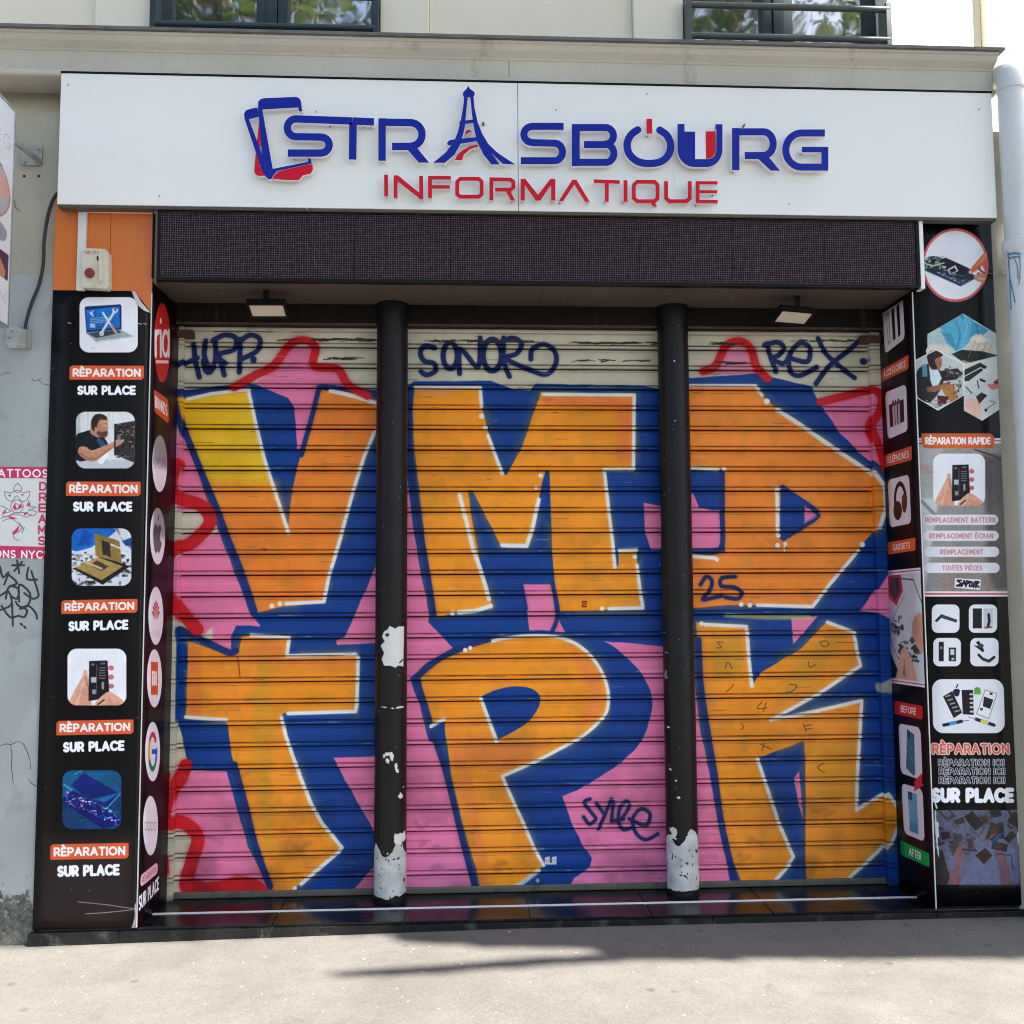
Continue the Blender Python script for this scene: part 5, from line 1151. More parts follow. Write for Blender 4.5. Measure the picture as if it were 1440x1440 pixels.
f.poly([(1.02,.42),(.95,.40),(.88,.385),(.80,.375),(.775,.335),(.82,.29),(.90,.27),(1.02,.24)], (214,128,100), sm=3); f.poly([(.80,.36),(.84,.30),(.93,.29),(.95,.32),(.86,.34)], (238,180,156), soft=5, alpha=.8); f.line([(.86,.45),(.9,.41),(.94,.40)], .012, (120,50,36), soft=3); f.ell(.725,.405,.022,.018,(240,190,170)); f.poly([(.74,.385),(.84,.44),(.86,.41),(.8,.36)], (232,228,226), soft=2); f.end()
for k in range(6): f.line([(.24+.06*k,.40-.026*k),(.27+.06*k,.39-.026*k)], .008, [(120,190,220),(220,170,120),(90,140,180)][k % 3])
f.line([(.02,.44),(.58,.215),(.86,.35)], .006, (110,130,150)); f.ell(.17,.555,.035,.025,(20,24,34)); f.line([(.05,.52),(.17,.49),(.33,.53)], .01, (190,200,150))
cv.poly([(1354,441),(1402,470),(1405,503),(1378,517),(1355,512),(1316,492),(1304,500),(1304,470)], (186,204,200))
f = Frame(cv, rect(1304,441,1404,540)); 
cv.poly([(1354,442),(1368,450),(1378,470),(1352,490),(1345,494),(1322,466),(1322,460)], (86,170,200)); cv.poly([(1322,466),(1330,482),(1345,494),(1338,470)], (50,120,160), soft=6, alpha=.6); cv.poly([(1368,452),(1390,464),(1378,476),(1362,474)], (70,150,186)); cv.poly([(1304,488),(1312,484),(1334,488),(1334,496),(1304,498)], (214,202,190), sm=3)
cv.poly([(1366,474),(1380,470),(1394,484),(1398,494),(1378,498),(1370,492),(1360,506),(1355,504),(1360,490)], (208,196,178), sm=3); cv.poly([(1338,498),(1352,492),(1380,494),(1404,500),(1404,506),(1376,520),(1352,508)], (38,40,38)); cv.poly([(1388,506),(1396,504),(1398,507),(1390,509)], (206,208,196)); cv.line([(1354,508),(1378,516)], 1.6, (180,140,96))
for (a_, b_) in (((1372,478),(1361,503)),((1380,478),(1372,494)),((1387,482),(1381,496)),((1394,486),(1389,497))): cv.line([a_, b_], .5, (150,120,96), soft=2, alpha=.8)
cv.poly([(1366,476),(1380,472),(1390,480),(1376,482)], (232,222,206), soft=5, alpha=.8); cv.line([(1345,452),(1350,470),(1345,492)], .8, (46,110,150), soft=3, alpha=.7); cv.line([(1356,446),(1360,460),(1352,486)], .7, (150,210,230), soft=3, alpha=.7); cv.line([(1372,456),(1376,470)], .8, (40,100,140), soft=3, alpha=.7); cv.poly([(1304,470),(1322,461),(1330,486),(1304,484)], (168,190,190), soft=8); cv.line([(1352,444),(1354,448)], 2.2, (60,140,176), soft=2)
cv.poly([(1404,500),(1406,520),(1407,575),(1381,592),(1354,577),(1354,530),(1355,512)], (206,210,206)); cv.poly([(1356,520),(1378,510),(1388,516),(1362,536),(1356,536)], (40,44,42)); cv.poly([(1404,530),(1406,545),(1394,548),(1388,540),(1396,540)], (214,120,116), sm=2); cv.poly([(1396,538),(1407,532),(1407,542)], (60,30,40)); cv.poly([(1356,562),(1366,560),(1378,566),(1380,590),(1356,577)], (226,182,168)); cv.poly([(1372,558),(1380,552),(1388,556),(1377,568)], (50,44,48)); cv.line([(1374,536),(1376,546)], .9, (60,90,90)); cv.line([(1358,544),(1366,553)], .9, (60,110,100)); cv.poly([(1378,532),(1387,536),(1384,538),(1377,535)], (40,46,50)); cv.line([(1386,576),(1400,566),(1392,564)], .7, (120,120,124)); cv.line([(1386,577)], 2, (34,34,38)); cv.line([(1355,530),(1379,517),(1388,523)], .6, (240,240,240))
hx = [(1316,492),(1355,512),(1355,556),(1319,577),(1285,557),(1285,508)]
cv.poly(hx, (190,198,196)); cv.poly([(1290,558),(1288,530),(1292,518),(1304,512),(1318,516),(1326,530),(1324,545),(1308,566)], (50,48,52), sm=2); cv.poly([(1306,514),(1318,518),(1324,532),(1314,552),(1308,535)], (206,222,228)); cv.poly([(1296,514),(1303,512),(1304,530),(1297,530)], (90,150,170), soft=3)
cv.poly([(1307,500),(1316,498),(1324,505),(1322,518),(1310,520),(1306,512)], (150,104,80), sm=3); cv.poly([(1304,498),(1316,492),(1326,500),(1318,503),(1314,508),(1318,518),(1310,519),(1305,510)], (50,34,32), sm=3); cv.poly([(1302,545),(1318,542),(1336,536),(1336,541),(1318,550),(1304,552)], (140,92,70))
cv.poly([(1322,522),(1346,518),(1354,526),(1344,534),(1326,536)], (40,36,40)); cv.poly([(1322,544),(1340,540),(1348,562),(1336,568)], (170,116,60)); cv.poly([(1318,556),(1334,558),(1330,568),(1318,570)], (90,30,44)); noise_fill(cv, rect(1302,562,1338,576), [(60,60,62),(200,204,200),(120,124,120)], 30, 12, .1); noise_fill(cv, rect(1326,516,1354,530), [(60,60,62),(200,204,200),(150,110,90)], 24, 13, .1); noise_fill(cv, rect(1340,536,1354,560), [(150,60,60),(60,40,40),(190,150,140)], 20, 14, .12)
cv.line(hx+[hx[0]], .7, (236,236,232)); cv.poly([(1319,577.5),(1355,556.5),(1355,590),(1319,590)], BK); cv.poly([(1285,557.5),(1319,577.8),(1319,590),(1285,590)], BK); cv.poly([(1354,577.6),(1381,592.6),(1407,576),(1408,600),(1354,600)], BK); cv.poly([(1355,557),(1354,577),(1319,585),(1319,578)], BK)
# grey photo band
cv.grade(rect(1296,321,1390,425), .14, 9); cv.grade([(1354,441),(1402,470),(1405,503),(1407,575),(1381,592),(1354,577),(1319,577),(1285,557),(1285,508),(1304,470)], .26, 10)
cv.poly([(1289,624),(1412,622),(1420,832),(1296,832)], (150,148,144))
cv.poly([(1289,626),(1330,626),(1320,640),(1312,700),(1290,720)], (176,180,178), soft=10, alpha=.8); cv.poly([(1380,640),(1414,640),(1420,830),(1388,830),(1384,700)], (92,86,82), soft=26, alpha=.9); cv.poly([(1290,700),(1320,700),(1300,830),(1296,830)], (214,216,218), soft=14, alpha=.8); cv.poly([(1328,780),(1380,780),(1400,832),(1320,832)], (150,132,122), soft=24, alpha=.8); cv.poly([(1291,648),(1312,656),(1312,668),(1290,664)], (186,150,150), soft=6, alpha=.6); cv.line([(1296,705),(1325,735)], 2.4, (110,112,112), soft=4, alpha=.7); cv.line([(1370,632),(1400,642),(1412,650)], 1, (60,56,60), soft=2)
cv.poly([(1286,616),(1411,616),(1411,624),(1286,622)], (236,232,234)); cv.line([(1287,619),(1411,620)], .9, (200,90,110))
capt(cv, rect(1295.5,609.5,1398,630.5), 'RÈPARATION RAPIDE', .135, (214,96,44), tu=.06, tv=.3, r=.4, sharp=((0,.5,.2,1),(.8,0,1,.5)))
hand_phone(Frame(cv, rect(1312,638,1385,711)))
cv.grade([(1289,624),(1412,622),(1420,832),(1296,832)], .2, 11)
pt = (206,130,140)
for (y, s, u) in ((731,'REMPLACEMENT BATTERIE',.03),(753.5,'REMPLACEMENT ÈCRAN',.08),(776,'REMPLACEMENT',.22),(798.5,'TOUTES PIÈCES',.24)):
    d_ = (y-731)*.03; f = Frame(cv, rect(1298+d_,y-7.2,1403.5+d_,y+7.2)); f.fill((226,226,232), .5); f.text(s, u,.28,1-u,.70,.12,pt,gap=.42)
f = Frame(cv, [(1342.5,813),(1379,815),(1378,829.5),(1342,826.5)]); f.fill((232,228,232), .06)
for s_ in ([(.27,.8),(.1,.78),(.28,.45),(.08,.22),(.3,.25)],[(.3,.25),(.38,.8),(.46,.22)],[(.46,.22),(.48,.8),(.6,.72),(.5,.5)],[(.6,.75),(.6,.25),(.7,.3),(.68,.7),(.6,.75)],[(.76,.7),(.76,.2)],[(.84,.2),(.82,.8),(.94,.75),(.84,.5),(.95,.25)],[(.3,.5),(.46,.5)]): f.line(s_, .085, (24,22,54))
cv.poly([(1295,831.5),(1420,831.5),(1420,839),(1296,839)], (232,228,232)); cv.line([(1295,835.2),(1420,835.2)], 1.1, (200,80,96))
def fill_tile(q, r_=.22): f = Frame(cv, q); f.fill((230,231,237), r_); return f
f = fill_tile(rect(1310,850,1349,890)); f.poly([(.1,.42),(.3,.62),(.34,.66),(.92,.46),(.88,.36),(.36,.54),(.18,.38)], (34,34,54)); f.line([(.34,.58),(.86,.42)], .05, (60,60,90))
f = fill_tile(rect(1362,850,1402,890)); f.box(.14,.16,.46,.86,(34,34,40)); f.box(.52,.16,.84,.86,(200,202,208)); f.line([(.7,.64),(.72,.4),(.68,.24)], .05, (30,30,50)); f.line([(.58,.18),(.78,.2)], .03, (150,70,80))
f = fill_tile(rect(1312,897,1351,937)); f.box(.2,.18,.38,.86,(34,32,40)); f.box(.56,.18,.82,.66,(44,44,50)); f.box(.62,.4,.76,.6,(206,206,210)); f.box(.24,.6,.34,.7,(120,120,126)); f.box(.66,.22,.76,.3,(190,190,196))
f = fill_tile(rect(1364,897,1404,937)); f.poly([(.12,.74),(.44,.5),(.5,.54),(.4,.74),(.3,.9),(.2,.84),(.3,.72)], (34,32,40)); f.line([(.3,.4),(.44,.26),(.66,.18),(.84,.32)], .05, (44,44,56)); f.ell(.38,.72,.09,.08,(70,70,76))
f = fill_tile([(1310,955),(1411,955),(1413,1031),(1312,1031)], .2)
f.poly([(.15,.68),(.28,.78),(.41,.38),(.29,.28)], (36,32,38)); f.poly([(.41,.8),(.57,.8),(.57,.34),(.42,.35)], (32,30,36)); f.poly([(.71,.8),(.9,.72),(.8,.27),(.60,.37)][:0] or [(.74,.8),(.90,.73),(.78,.27),(.61,.36)], (236,236,240)); f.line([(.74,.8),(.90,.73),(.78,.27),(.61,.36),(.74,.8)], .008, (150,150,158)); f.poly([(.72,.68),(.85,.62),(.8,.45),(.7,.5)], (40,40,46)); f.box(.66,.42,.7,.47,(40,80,110)); f.box(.8,.71,.84,.75,(50,50,56))
for k in range(5): f.line([(.19+.03*k,.68-.07*k),(.25+.03*k,.70-.07*k)], .014, (150,150,156)); f.line([(.53,.72-.08*k),(.555,.72-.08*k)], .018, (200,200,206))
f.poly([(.33,.82),(.29,.78),(.31,.7),(.34,.68),(.37,.7),(.385,.8)], (34,26,66), sm=4); f.line([(.34,.85),(.36,.9)], .012, (34,26,66)); f.poly(arcp(.63,.8,.045,.055,0,180,8)+[(.585,.72),(.675,.72)], (96,168,70)); f.line([(.15,.15),(.4,.22)], .03, (30,34,80)); f.line([(.25,.18),(.31,.195)], .034, (60,150,200)); f.line([(.41,.22),(.5,.24)], .008, (120,120,130)); f.line([(.6,.26),(.85,.15)], .03, (30,34,70)); f.line([(.69,.22),(.75,.2)], .04, (214,206,120)); f.line([(.5,.3),(.6,.26)], .008, (150,140,140))
def outl(q, s, c, w_, ci, wi): plain(cv, q, s, w_, c); plain(cv, q, s, wi, ci)
outl([(1312,1047),(1417,1047),(1418,1059),(1312,1059)], 'RÈPARATION', (236,204,196), .23, (214,100,80), .11)
for (y, x0_) in ((1072.3,1320),(1084.6,1321),(1097.2,1321)): outl(rect(x0_,y-3.8,x0_+91,y+3.8), 'RÈPARATION ICI!', (190,190,200), .22, (40,36,44), .09)
plain(cv, rect(1312,1110.5,1423,1126), 'SUR PLACE', .2)
q = [(1311,1139),(1433,1139),(1434,1244),(1315,1244)]; f = Frame(cv, q); f.fill((98,100,124), 0)
f.poly([(.3,0),(1,0),(.95,.5),(.5,.5)], (112,118,150), soft=30, alpha=.8)
r = np.random.RandomState(77)
for k in range(26):
    u, v = r.uniform(0,1), r.uniform(.48,1); t = r.uniform(0,3.1); a, b = r.uniform(.03,.08), r.uniform(.05,.11); ca, sa = math.cos(t), math.sin(t)
    p = [(u+a*x*ca-b*y*sa, v+(a*x*sa+b*y*ca)*1.1) for x, y in ((-1,-1),(1,-1),(1,1),(-1,1))]; f.begin(0); f.poly(p, [(54,50,58),(70,68,80),(48,44,44),(84,84,100),(60,52,50)][r.randint(5)]); p2 = [(u+(x-u)*.6, v+(y-v)*.6) for x, y in p]; f.poly(p2, [(98,100,120),(44,42,46),(70,56,52)][r.randint(3)]); f.end()
f.begin(0); f.poly([(.0,.0),(.2,.0),(.1,.46),(0,.5)], (56,50,52), soft=5); f.poly([(.14,0),(.24,.3),(.24,.44),(.32,.54),(.38,.52),(.36,.4),(.3,.28),(.3,0)], (120,84,92), sm=2); f.poly([(.78,0),(.74,.3),(.7,.4),(.72,.46),(.8,.46),(.86,.3),(.9,0)], (124,90,102), sm=2); f.poly([(.48,.4),(.6,.5),(.68,.4),(.58,.28)], (66,44,44)); f.line([(.34,.48),(.5,.46)], .01, (44,44,60)); f.line([(.72,.42),(.9,.4),(.92,.2)], .007, (60,50,60)); f.line([(.62,.6),(.7,.68)], .012, (130,76,70)); f.line([(.68,.58),(.8,.7)], .014, (40,76,130)); f.end()
cv.grade(q, .24, 12)
cv.line([(1315,1140),(1316,1165),(1318,1190),(1320,1205)], 1.0, (214,214,222), wob=2); cv.line([(1317,1158),(1318,1176)], 2.2, (216,216,222), wob=2); cv.line([(1432,1172),(1433,1186)], 1.8, (220,220,220), wob=1.5)
cv.line([(1315,1130),(1317,1136)], 1.2, (214,214,222))
r = np.random.RandomState(32)
for k in range(40): x, y = r.uniform(1296,1430), r.uniform(320,1260); cv.line([(x,y),(x+r.uniform(-2,2),y+r.uniform(-1,1))], r.uniform(.3,.7), (160,150,150), soft=1.2, alpha=r.uniform(.2,.7))
cv.line([(1390,384),(1397,385)], .5, (170,170,170))
vinyl('pier_vinyl', 'black vinyl on front of right pier with round, hexagon and tile repair pictures', Q, cv, (0, -1, 0))
# ---- right pier, inner side
XRb = 2.098
Q = [(XRb-.001, Yb, zt_s), (XR_I-.001, Ya, zt_s), (XR_I-.001, Ya, VH), (XRb-.001, Yb, VH)]
cv = plane_canvas(Q, 560, (8,5,9)); cv.a *= (.8+.4*fbm(cv.H, cv.W, 150, 4))[..., None]
n1 = fbm(cv.H, cv.W, 150, 3)[..., None]; cv.a = cv.a*(1-.4*np.clip((n1-.5)*4,0,1))+srgb((74,20,50))*.4*np.clip((n1-.5)*4,0,1)
def tile(q, r_=.13): f = Frame(cv, q); f.fill((230,222,234), r_); return f
f = tile([(1241,434),(1270,412),(1273,476),(1245,498)])
for a in (.25,.5,.75): f.poly([(a-.07,.14),(a-.08,.8),(a-.02,.86),(a+.06,.8),(a+.05,.16)], (30,26,36) if a > .3 else (150,146,156)); 
f.poly([(.21,.2),(.2,.76),(.27,.76),(.27,.2)], (226,218,230))
capt(cv, [(1240,520),(1278,499),(1278,519),(1240,537)], 'ACCESSOIRES', .09, (218,88,56), tu=.1, tv=.28, r=.2)
f = tile([(1245,552),(1275,540),(1277,606),(1249,618)]); f.box(.15,.24,.85,.72,(54,30,44)); 
for a in (.3,.42,.56): f.box(a,.22,a+.09,.7,(196,180,180)); f.ell(a+.04,.72,.05,.06,(80,60,70))
capt(cv, [(1244,640),(1282.5,627),(1283,647),(1244,657.5)], 'TÉLÉPHONES', .09, (218,88,56), tu=.1, tv=.28, r=.2)
f = tile([(1249,675),(1279,667),(1282,736),(1252,742)]); f.line(arcp(.55,.5,.25,.36,200,-20,16), .05, (60,22,30)); f.poly(arcp(.4,.32,.2,.2,0,340,14), (70,34,30)); f.poly(arcp(.72,.44,.12,.2,0,340,14), (92,54,44))
capt(cv, [(1248,763),(1288,756),(1288,774),(1249,780)], 'GADGETS', .1, (226,96,48), tu=.2, tv=.28, r=.12)
q = [(1245,808),(1295,803),(1301,960),(1252,955)]; f = Frame(cv, q); f.fill((206,206,214), 0); f.begin(0)
f.poly([(0,.98),(.45,1),(.5,.84),(.3,.7),(.04,.8)], (200,50,74)); f.poly([(.1,.97),(.4,.96),(.42,.84),(.28,.75),(.12,.82)], (54,60,64)); f.line([(.45,.95),(.8,.93),(1,.72)], .005, (50,40,50)); f.line([(.5,.78),(.2,.6),(.05,.4),(.3,.2)], .004, (90,90,96))
noise_fill(cv, [f.m([(.15,.62)])[0],f.m([(.5,.62)])[0],f.m([(.5,.44)])[0],f.m([(.15,.44)])[0]], [(36,34,40),(60,58,64)], 14, 3, .18); noise_fill(cv, [f.m([(.3,.36)])[0],f.m([(.9,.4)])[0],f.m([(.8,.16)])[0],f.m([(.3,.2)])[0]], [(36,34,40),(70,68,72)], 40, 4, .12)
f.poly([(.7,.46),(.8,.6),(1,.62),(1,.3),(.9,.28)], (214,150,132), sm=2); f.poly([(.2,.0),(.3,.2),(.44,.32),(.6,.26),(.8,.0)], (218,166,146), sm=2); f.poly([(.46,.2),(.4,.06),(.46,.04)], (150,96,84), soft=3); f.poly([(.0,.3),(.25,.1),(.15,0),(0,0)], (36,30,40)); f.end()
cv.grade(q, .24, 13)
for (a, b, c, d) in (((1243,803),(1295,798),(1295,805),(1243,810)),): cv.poly([a,b,c,d], (234,226,236)); cv.line([(1244,806.5),(1295,801.5)], .8, (200,70,110))
cv.poly([(1251,953),(1301,959),(1301,967),(1252,960)], (234,226,236)); cv.line([(1252,956.5),(1301,963)], .8, (200,70,110))
capt(cv, [(1258,985),(1298,993),(1298,1012),(1258,1004)], 'BEFORE', .1, (212,42,46), tu=.24, tv=.28, r=.15)
f = tile([(1264,1017),(1295,1023),(1298,1098),(1267,1087)], .14); f.poly([(.28,.14),(.4,.92),(.72,.84),(.68,.06),(.6,.04)], (70,112,140)); f.poly([(.4,.9),(.52,.88),(.52,.74),(.4,.76)], (44,70,100)); f.line([(.45,.5),(.6,.3)], .006, (170,196,210)); f.line([(.5,.6),(.6,.55)], .006, (170,196,210))
f = tile([(1268,1101),(1298,1110),(1301,1184),(1272,1172)], .14); f.box(.3,.1,.72,.88,(106,166,200)); f.poly([(.3,.88),(.5,.88),(.5,.72),(.3,.74)], (50,74,112)); f.box(.3,.1,.72,.3,(70,120,160),alpha=.6)
cv.poly([(1287,1098),(1298,1086),(1297,1101),(1300,1104),(1286,1113)], (216,50,66)); 
capt(cv, [(1266,1181),(1307,1200),(1308,1220),(1267,1202)], 'AFTER', .1, (22,158,76), tu=.3, tv=.26, r=.1)
vinyl('pier_vinyl', 'narrow dark vinyl inside right pier with accessory tiles and a green caption', Q, cv, (-1, 0, 0))
# white edging profiles at the corners of the piers
for i, (x_, lab) in enumerate(((XL_I, 'thin white corner trim on the inner edge of the left pier'), (XR_I, 'thin white corner trim on the inner edge of the right pier'))):
    o = MB().box(x_-.0025, x_+.0020, YF-.0062, YF-.0024, ZS+.003, (zt_l if i == 0 else Z_SOF)-.01).build('corner_trim', M_['paper']); tag(o, lab, 'corner trim', 'corner trims')

# ================================================================== left pier head: orange panel, duct, switch
zo = Z_at(150, 286, YF); zo0 = zt_l-.01
po = empty('orange_panel', (-1.58, YF, zo0), 'bright orange cladding panel at the top of the left pier', 'panel')
xv = X_at(155, 350, YF)
MB().box(XL_O, xv-.0012, YF-.001, YF+.012, zo0-.10, zo+.05).build('panel_sheet', M_['orange'], po)
MB().box(xv+.0012, XL_I-.001, YF-.001, YF+.012, zo0-.10, zo+.05).build('panel_sheet', M_['orange'], po)
# torn top of the vinyl with the backing folded over
tn = P(185, 408, YF-.004)
mb = MB(); a, b, c = P(185,410,YF-.005), P(212,441,YF-.005), P(190,413,YF-.02)
pts = [P(185,409,YF-.004), P(190,410,YF-.016), P(198,424,YF-.018), P(212,440,YF-.004), P(203,437,YF-.004), P(192,428,YF-.004)]
n0 = 0; mb.v = [tuple(p) for p in pts]+[(p.x, p.y+.002, p.z) for p in pts]
mb.f = [[0,1,2,3,4,5],[11,10,9,8,7,6]]+[[i,(i+1)%6,6+(i+1)%6,6+i] for i in range(6)]; mb.mi = [0]*8
tag(mb.build('torn_flap', M_['paper']), 'white folded flap of torn vinyl at the top of the left pier', 'torn vinyl')
# orange showing through where the corner is torn off
mb = MB(); tri = [P(187,407,YF-.0036), P(214,407,YF-.0036), P(213,440,YF-.0036)]
mb.v = [tuple(p) for p in tri]+[(p.x, p.y+.0015, p.z) for p in tri]; mb.f = [[0,1,2],[5,4,3],[0,1,4,3],[1,2,5,4],[2,0,3,5]]; mb.mi = [0]*5
mb.build('panel_corner', M_['orange'], po)
d1 = [X_at(109, 340, YF-.02), X_at(120.5, 340, YF-.02)]; zd = Z_at(150, 289, YF-.02); zd2 = Z_at(150, 298, YF-.02); zdb = Z_at(112, 408, YF-.02)
dc = empty('cable_duct', (d1[0], YF, zdb), 'white plastic cable duct bent over the orange panel', 'cable duct')
MB().box(d1[0], d1[1], YF-.022, YF-.002, zdb, zd2-.001).build('duct_length', M_['white_plastic'], dc, bevel=.002)
MB().box(d1[0]-.002, X_at(217, 293, YF-.02), YF-.022, YF-.002, zd2, zd+.002).build('duct_length', M_['white_plastic'], dc, bevel=.002)
MB().box(X_at(217, 293, YF-.02)+.001, X_at(223, 295, YF-.02), YF-.026, YF-.001, zd2-.004, zd+.006).build('duct_end', M_['white_plastic'], dc, bevel=.002)
sw = empty('neon_switch', (X_at(134, 380, YF), YF, Z_at(134, 405, YF)), 'yellowed plastic switch box marked NEON on the orange panel', 'switch')
def rr_poly(x0, y0, x1, y1, r):
    return arcp(x1-r, y0+r, r, r, -90, 0, 5)+arcp(x1-r, y1-r, r, r, 0, 90, 5)+arcp(x0+r, y1-r, r, r, 90, 180, 5)+arcp(x0+r, y0+r, r, r, 180, 270, 5)
Ip = lambda x, y: (x, y)
def plate(name, pts, y0, y1, mt, parent, pad=3):
    q = np.array(pts); return cutout(name, lambda X, Y: sd_poly(X, Y, pts), (q[:,0].min()-pad, q[:,1].min()-pad, q[:,0].max()+pad, q[:,1].max()+pad), y0, y1, [mt, mt], parent, st=.4)
plate('switch_body', [(121,349),(148,350),(152.5,355),(153,402),(150,406),(118,404),(115,400),(115.5,352)], YF-.0015, YF-.045, M_['cream_plastic'], sw)
plate('button', arcp(125.5,383.5,6.8,6.8,0,345,20), YF-.045, YF-.054, M_['red_button'], sw)
plate('lever', [(139,358),(143,358),(143.5,394),(139.5,397)], YF-.045, YF-.060, M_['cream_plastic'], sw)
plate('lever_slot', [(136,360),(138,360),(138.5,366),(136,366)], YF-.045, YF-.047, M_['rust'], sw)
for k_, ch_ in enumerate('NEON'):
    w_c, st_c = layout(ch_, 0); mb = MB(); x_c = 119.6+k_*5.0
    for q in st_c: mb.tube([tuple(P(x_c+x*3.6/max(w_c, .3), 357.3-y*4.6, YF-.0455)) for x, y in q], .0009, 5)
    mb.build('letter', M_['red_button'], sw)
# ================================================================== left wall: poster, marker tag, cable, brackets, side sign
YW = -.388
def flat_print(name, label, cat, quad_px, Y, ppm, base, draw, rough=.5, th=.002):
    Q = [P(x, y, Y) for x, y in quad_px]; cv = plane_canvas(Q, ppm, base); draw(cv); im = cv.image(name)
    mt = mat(name+'_print', (1,1,1), rough, .05, 14, image=im, dirt=(.35,.33,.3), dirt_scale=8, dirt_lo=.7, dirt_hi=1)
    me = bpy.data.meshes.new(name); me.from_pydata([tuple(v) for v in Q]+[(v.x, v.y+th, v.z) for v in Q], [], [(3,2,1,0),(4,5,6,7),(0,1,5,4),(1,2,6,5),(2,3,7,6),(3,0,4,7)])
    ul = me.uv_layers.new(name='UVMap'); uvs = {0:(0,1),1:(1,1),2:(1,0),3:(0,0)}
    for l in me.loops: ul.data[l.index].uv = uvs[l.vertex_index % 4]
    me.update(); o = link(name, me, mt); tag(o, label, cat); return o
MG = (196,36,86)
def dposter(cv):
    f = Frame(cv, [(-62,656),(69,657),(66,786),(-64,783)]); f.fill((214,216,214), 0)
    f.box(0,.875,1,1,MG); f.box(0,0,1,.13,MG)
    cv.a = cv.a
    plain(cv, [(-14,660.5),(66.5,661),(66.5,671),(-14,670.5)], 'TATTOOS', .11); plain(cv, [(-36,773.5),(65,775.5),(65,785),(-36,783)], 'VISIONS NYC"', .11)
    for k, ch in enumerate('DREAMS'): y = 679+k*15.3; x = 55.8-k*.4; plain(cv, [(x,y),(x+9.2,y),(x+9.2,y+10.5),(x,y+10.5)], ch, .12, MG)
    o = (110,96,102); c = 23
    def l(p, r=.45, cc=o): cv.line(p, r, cc, sm=4)
    l([(24,680),(18,688),(24,694),(30,688),(24,680)]); l([(5,692),(8,702),(16,706),(22,698),(30,706),(38,702),(41,692),(32,694),(24,690),(14,694),(5,692)])
    l([(0,712),(8,716),(14,720),(2,724),(8,728),(20,722),(34,722),(46,726),(51,720),(40,718),(50,714),(38,712),(40,704)]); l(arcp(23,713,9,9,0,360,12)); l([(20,708),(26,712),(22,718)]); l([(0,730),(12,726),(24,724),(36,728),(44,724)]); l([(2,734),(14,730),(24,736),(30,742),(26,748),(18,752),(20,758),(26,760)]); l([(26,736),(32,744),(30,750),(34,742)])
    for p in ([(17,714),(20,708),(23,718),(19,718)],[(24,718),(28,708),(31,714)],[(10,697),(15,696),(13,700)],[(28,696),(33,696),(31,699)],[(9,726),(18,728),(24,730),(14,731)],[(16,750),(24,742),(27,738),(25,747),(19,753)],[(2,722),(8,716),(6,724)],[(36,712),(42,706),(42,712)],[(32,722),(40,720),(34,726)]): cv.poly(p, (206,40,80))
flat_print('tattoo_poster', 'pink and white tattoo poster with a flower drawing on the left wall', 'poster', [(-62,656),(69,657),(66,786),(-64,783)], YW-.002, 520, (214,216,214), dposter, .4)
# marker scrawl
def scrawl(name, label, strokes, Y, mt, r):
    mb = MB(); L_ = [[tuple(q) for q in (smooth(s, 3) if len(s) > 2 else s)] for s in strokes]; qa = np.array([q for s in L_ for q in s])
    f = lambda X, Y_: np.min([sd_line(X, Y_, s, r) for s in L_], axis=0)
    o = cutout(name, f, (qa[:,0].min()-4, qa[:,1].min()-4, qa[:,0].max()+4, qa[:,1].max()+4), Y+.0008, Y-.0006, [mt, mt], None, st=.4)
    return tag(o, label, 'graffiti tag')
M_['ink'] = mat('black_ink', (.02, .02, .03), .5, .2, 20)
scrawl('marker_tag', 'black marker scrawl on the grey wall below the tattoo poster',
 [[(24,788),(27,806)],[(17,795),(34,795)],[(20,803),(31,790)],[(0,797),(4,812),(12,805),(6,822)],[(12,808),(24,820),(12,826),(8,842)],[(14,824),(26,828),(24,842),(15,838)],[(27,846),(27,822),(42,834),(40,850),(30,856)],[(40,798),(38,814),(52,815)],[(44,803),(52,828),(54,838),(46,842),(34,834)],[(0,838),(12,832),(16,850),(0,858)],[(2,852),(14,868),(26,866),(34,868),(38,858),(26,852),(22,846)],[(17,848),(18,880)],[(28,856),(40,852),(50,862),(52,870)],[(29,877),(31,879)],[(34,881),(36,883)]], YW, M_['ink'], 1.45)
cb = [P(81,271,YF-.004), P(74,282,YW-.015), P(67,305,YW-.015), P(62,340,YW-.014), P(61,370,YW-.012), P(55,400,YW-.012), P(45,425,YW-.012), P(38,448,YW-.016), P(34,470,YW-.03)]
pp = smooth([tuple(v) for v in cb], 6)
tag(MB().tube([tuple(v) for v in pp], .0072, 10).build('power_cable', M_['cable'], smooth_=True), 'black power cable hanging down the wall beside the left pier', 'cable')
